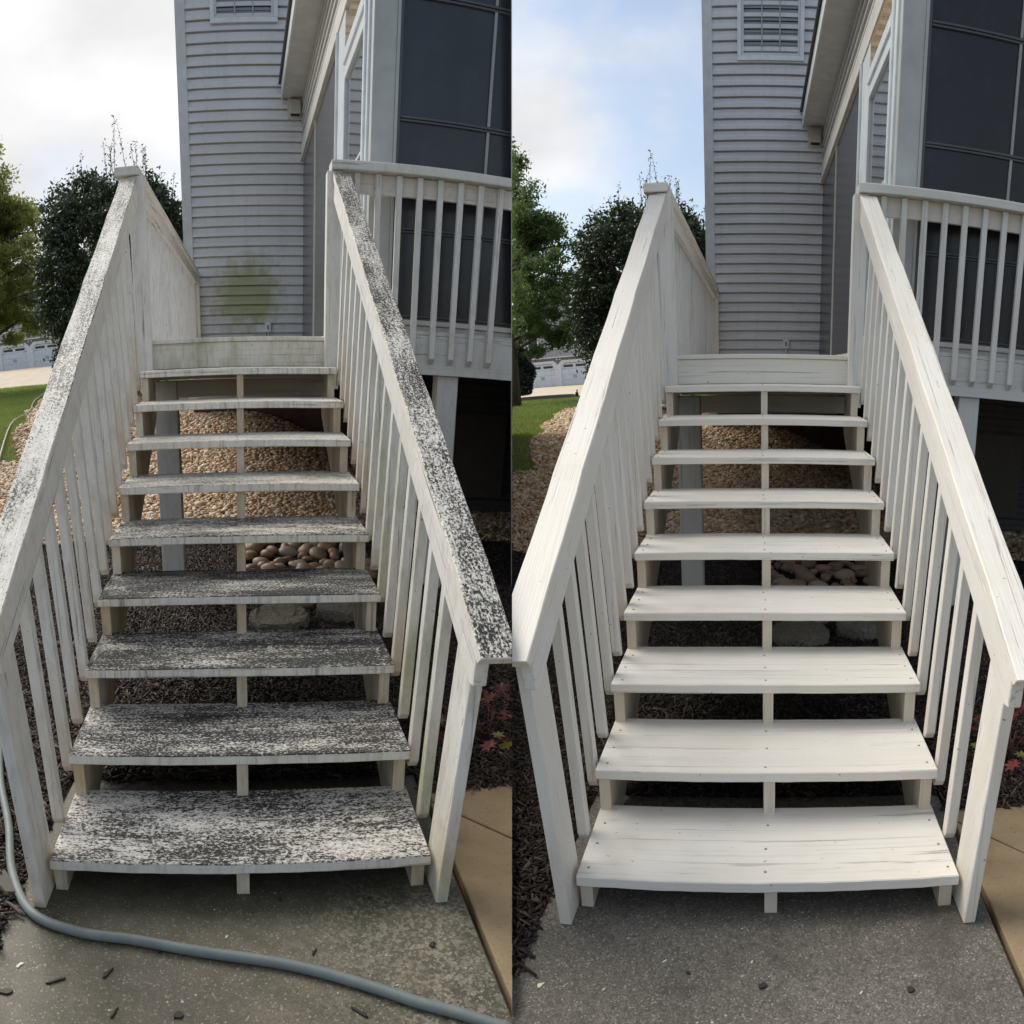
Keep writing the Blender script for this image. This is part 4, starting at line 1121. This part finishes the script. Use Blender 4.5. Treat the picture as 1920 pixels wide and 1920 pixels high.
single(A, 'hose_line', lambda bm: bm_tube(bm, cord, .013, 8), plain('beige_hose', (.42, .39, .31), .5), 'thin beige hose lying over the gravel towards the lawn, far left', 'hose')
rs = np.random.RandomState(9)
def bit(S, x, y, L, W, a, label, cat, group, mat, T_=.006):
    def fn(bm):
        rr = random.Random(int(abs(x * 977 + y * 631) * 100)); pts = [(u * rr.uniform(.8, 1.1), v * rr.uniform(.3, 1.5)) for u, v in ((-1, -.25), (-.6, -.5), (.2, -.42), (.8, -.3), (1, .05), (.5, .45), (-.3, .5), (-.9, .3))]
        bm_prism(bm, [(x + L / 2 * u * math.cos(a) - W * v * math.sin(a), y + L / 2 * u * math.sin(a) + W * v * math.cos(a)) for u, v in pts], .0005, T_, 'z', .001)
    single(S, 'bark_chip' if cat == 'wood chip' else 'fallen_leaf', fn, mat, label, cat, group, at=(x, y, 0))
BARK = ['longest dark bark sliver on the wet concrete, lower left below the hose', 'slim dark bark sliver just right of the longest one, lower left concrete', 'dark bark piece at the left picture edge, low on the wet concrete',
        'dark bark sliver at the bottom edge, under the right end of the garden hose', 'thin dark sliver above the garden hose, right of the concrete pad centre', 'round dark bark scrap at the bottom edge below the middle of the hose',
        'dark scrap touching the lower side of the hose near the left post', 'round dark scrap on the lichen-speckled concrete at the right', 'tiny dark crumb close below the right end of the bottom step', 'tiny dark crumb close below the middle of the bottom step',
        'small dark scrap just under the hose, left of its middle', 'narrow upright dark sliver at the bottom edge, left part of the wet concrete']
PETA = ['largest pale petal, far lower left on the wet concrete', 'pale petal above the middle of the garden hose', 'tiny pale petal above the hose, left of the other', 'tiny pale petal below the hose at the right']
PETB = ['pale petal left of the centre support, on the dry concrete', 'pale petal just right of the centre support, on the dry concrete', 'largest pale petal at the lower left of the dry concrete', 'pale petal at the lower right of the dry concrete',
        'pale petal between the largest one and the stairs, lower left', 'tiny pale petal near the left post of the clean stairs', 'tiny pale petal right of centre on the dry concrete']
SCRB = ['dark bark scrap at the bottom centre of the dry concrete', 'dark bark scrap at the lower right of the dry concrete', 'smallest dark scrap, left of centre on the dry concrete']
dkc = plain('wet_bark', (.035, .024, .018), .6)
for (x, y, L, W, a) in ((-.514, -.377, .07, .014, .5), (-.373, -.332, .05, .012, 1.0), (-.646, -.437, .05, .02, .2), (.317, -.483, .055, .012, -.8), (.216, -.244, .035, .008, 1.1), (-.16, -.475, .03, .022, .3), (-.546, -.148, .035, .02, -.7), (.563, -.254, .025, .02, 1.0), (.41, -.017, .016, .012, .4), (.126, -.004, .02, .010, 1.5), (-.234, -.238, .02, .009, 1), (-.331, -.475, .04, .010, 1.2)):
    bit(A, x, y, L, W, a, BARK.pop(0), 'wood chip', 'bark chips on the wet concrete', dkc)
pale = plain('pale_petal', (.70, .66, .52), .7)
for (x, y, L, a) in ((-.634, -.329, .030, .9), (-.04, -.172, .016, 1.2), (-.291, -.177, .010, .2), (.432, -.398, .010, .5)):
    bit(A, x, y, L, L * .5, a, PETA.pop(0), 'petal', 'pale petals on the wet concrete', pale, .003)
for (x, y, L, a) in ((-.306, -.200, .020, .9), (-.05, -.195, .014, 1.3), (-.648, -.338, .030, .9), (.257, -.329, .014, 1), (-.466, -.329, .014, 1), (-.429, -.111, .010, .5), (.112, -.254, .008, 1.1)):
    bit(B, x, y, L, L * .45, a, PETB.pop(0), 'petal', 'pale petals on the dry concrete', pale, .003)
for (x, y, L, W, a) in ((-.019, -.293, .026, .02, .3), (.396, -.332, .024, .022, 1.2), (-.234, -.246, .012, .012, 1)):
    bit(B, x, y, L, W, a, SCRB.pop(0), 'wood chip', 'bark scraps on the dry concrete', dkc)
tw = plain('twig_grey', (.12, .095, .075), .8)
single(A, 'twig', lambda bm: bm_tube(bm, cr_curve([(-.86, -.04, .012), (-.80, -.06, .012), (-.735, -.085, .02), (-.68, -.125, .013)], 4), .006, 6), tw, 'dark broken twig at the bottom left beside the hose', 'twig')
single(A, 'bark_chunk', lambda bm: bm_prism(bm, [(-.85, .09), (-.79, .08), (-.735, .01), (-.72, -.04), (-.76, -.045), (-.83, .03)], .0, .03, 'z', .006), dkc, 'thick piece of bark at the pad corner left of the hose', 'bark')
single(A, 'broken_paver', lambda bm: bm_prism(bm, [(-.74, .0), (-.70, .10), (-.655, .05), (-.645, -.06), (-.677, -.12), (-.73, -.09)], -.02, .006, 'z', .004), concrete('dry'), 'chipped tan paver corner at the left post foot, under the hose', 'paver')
bpy.context.view_layer.update()
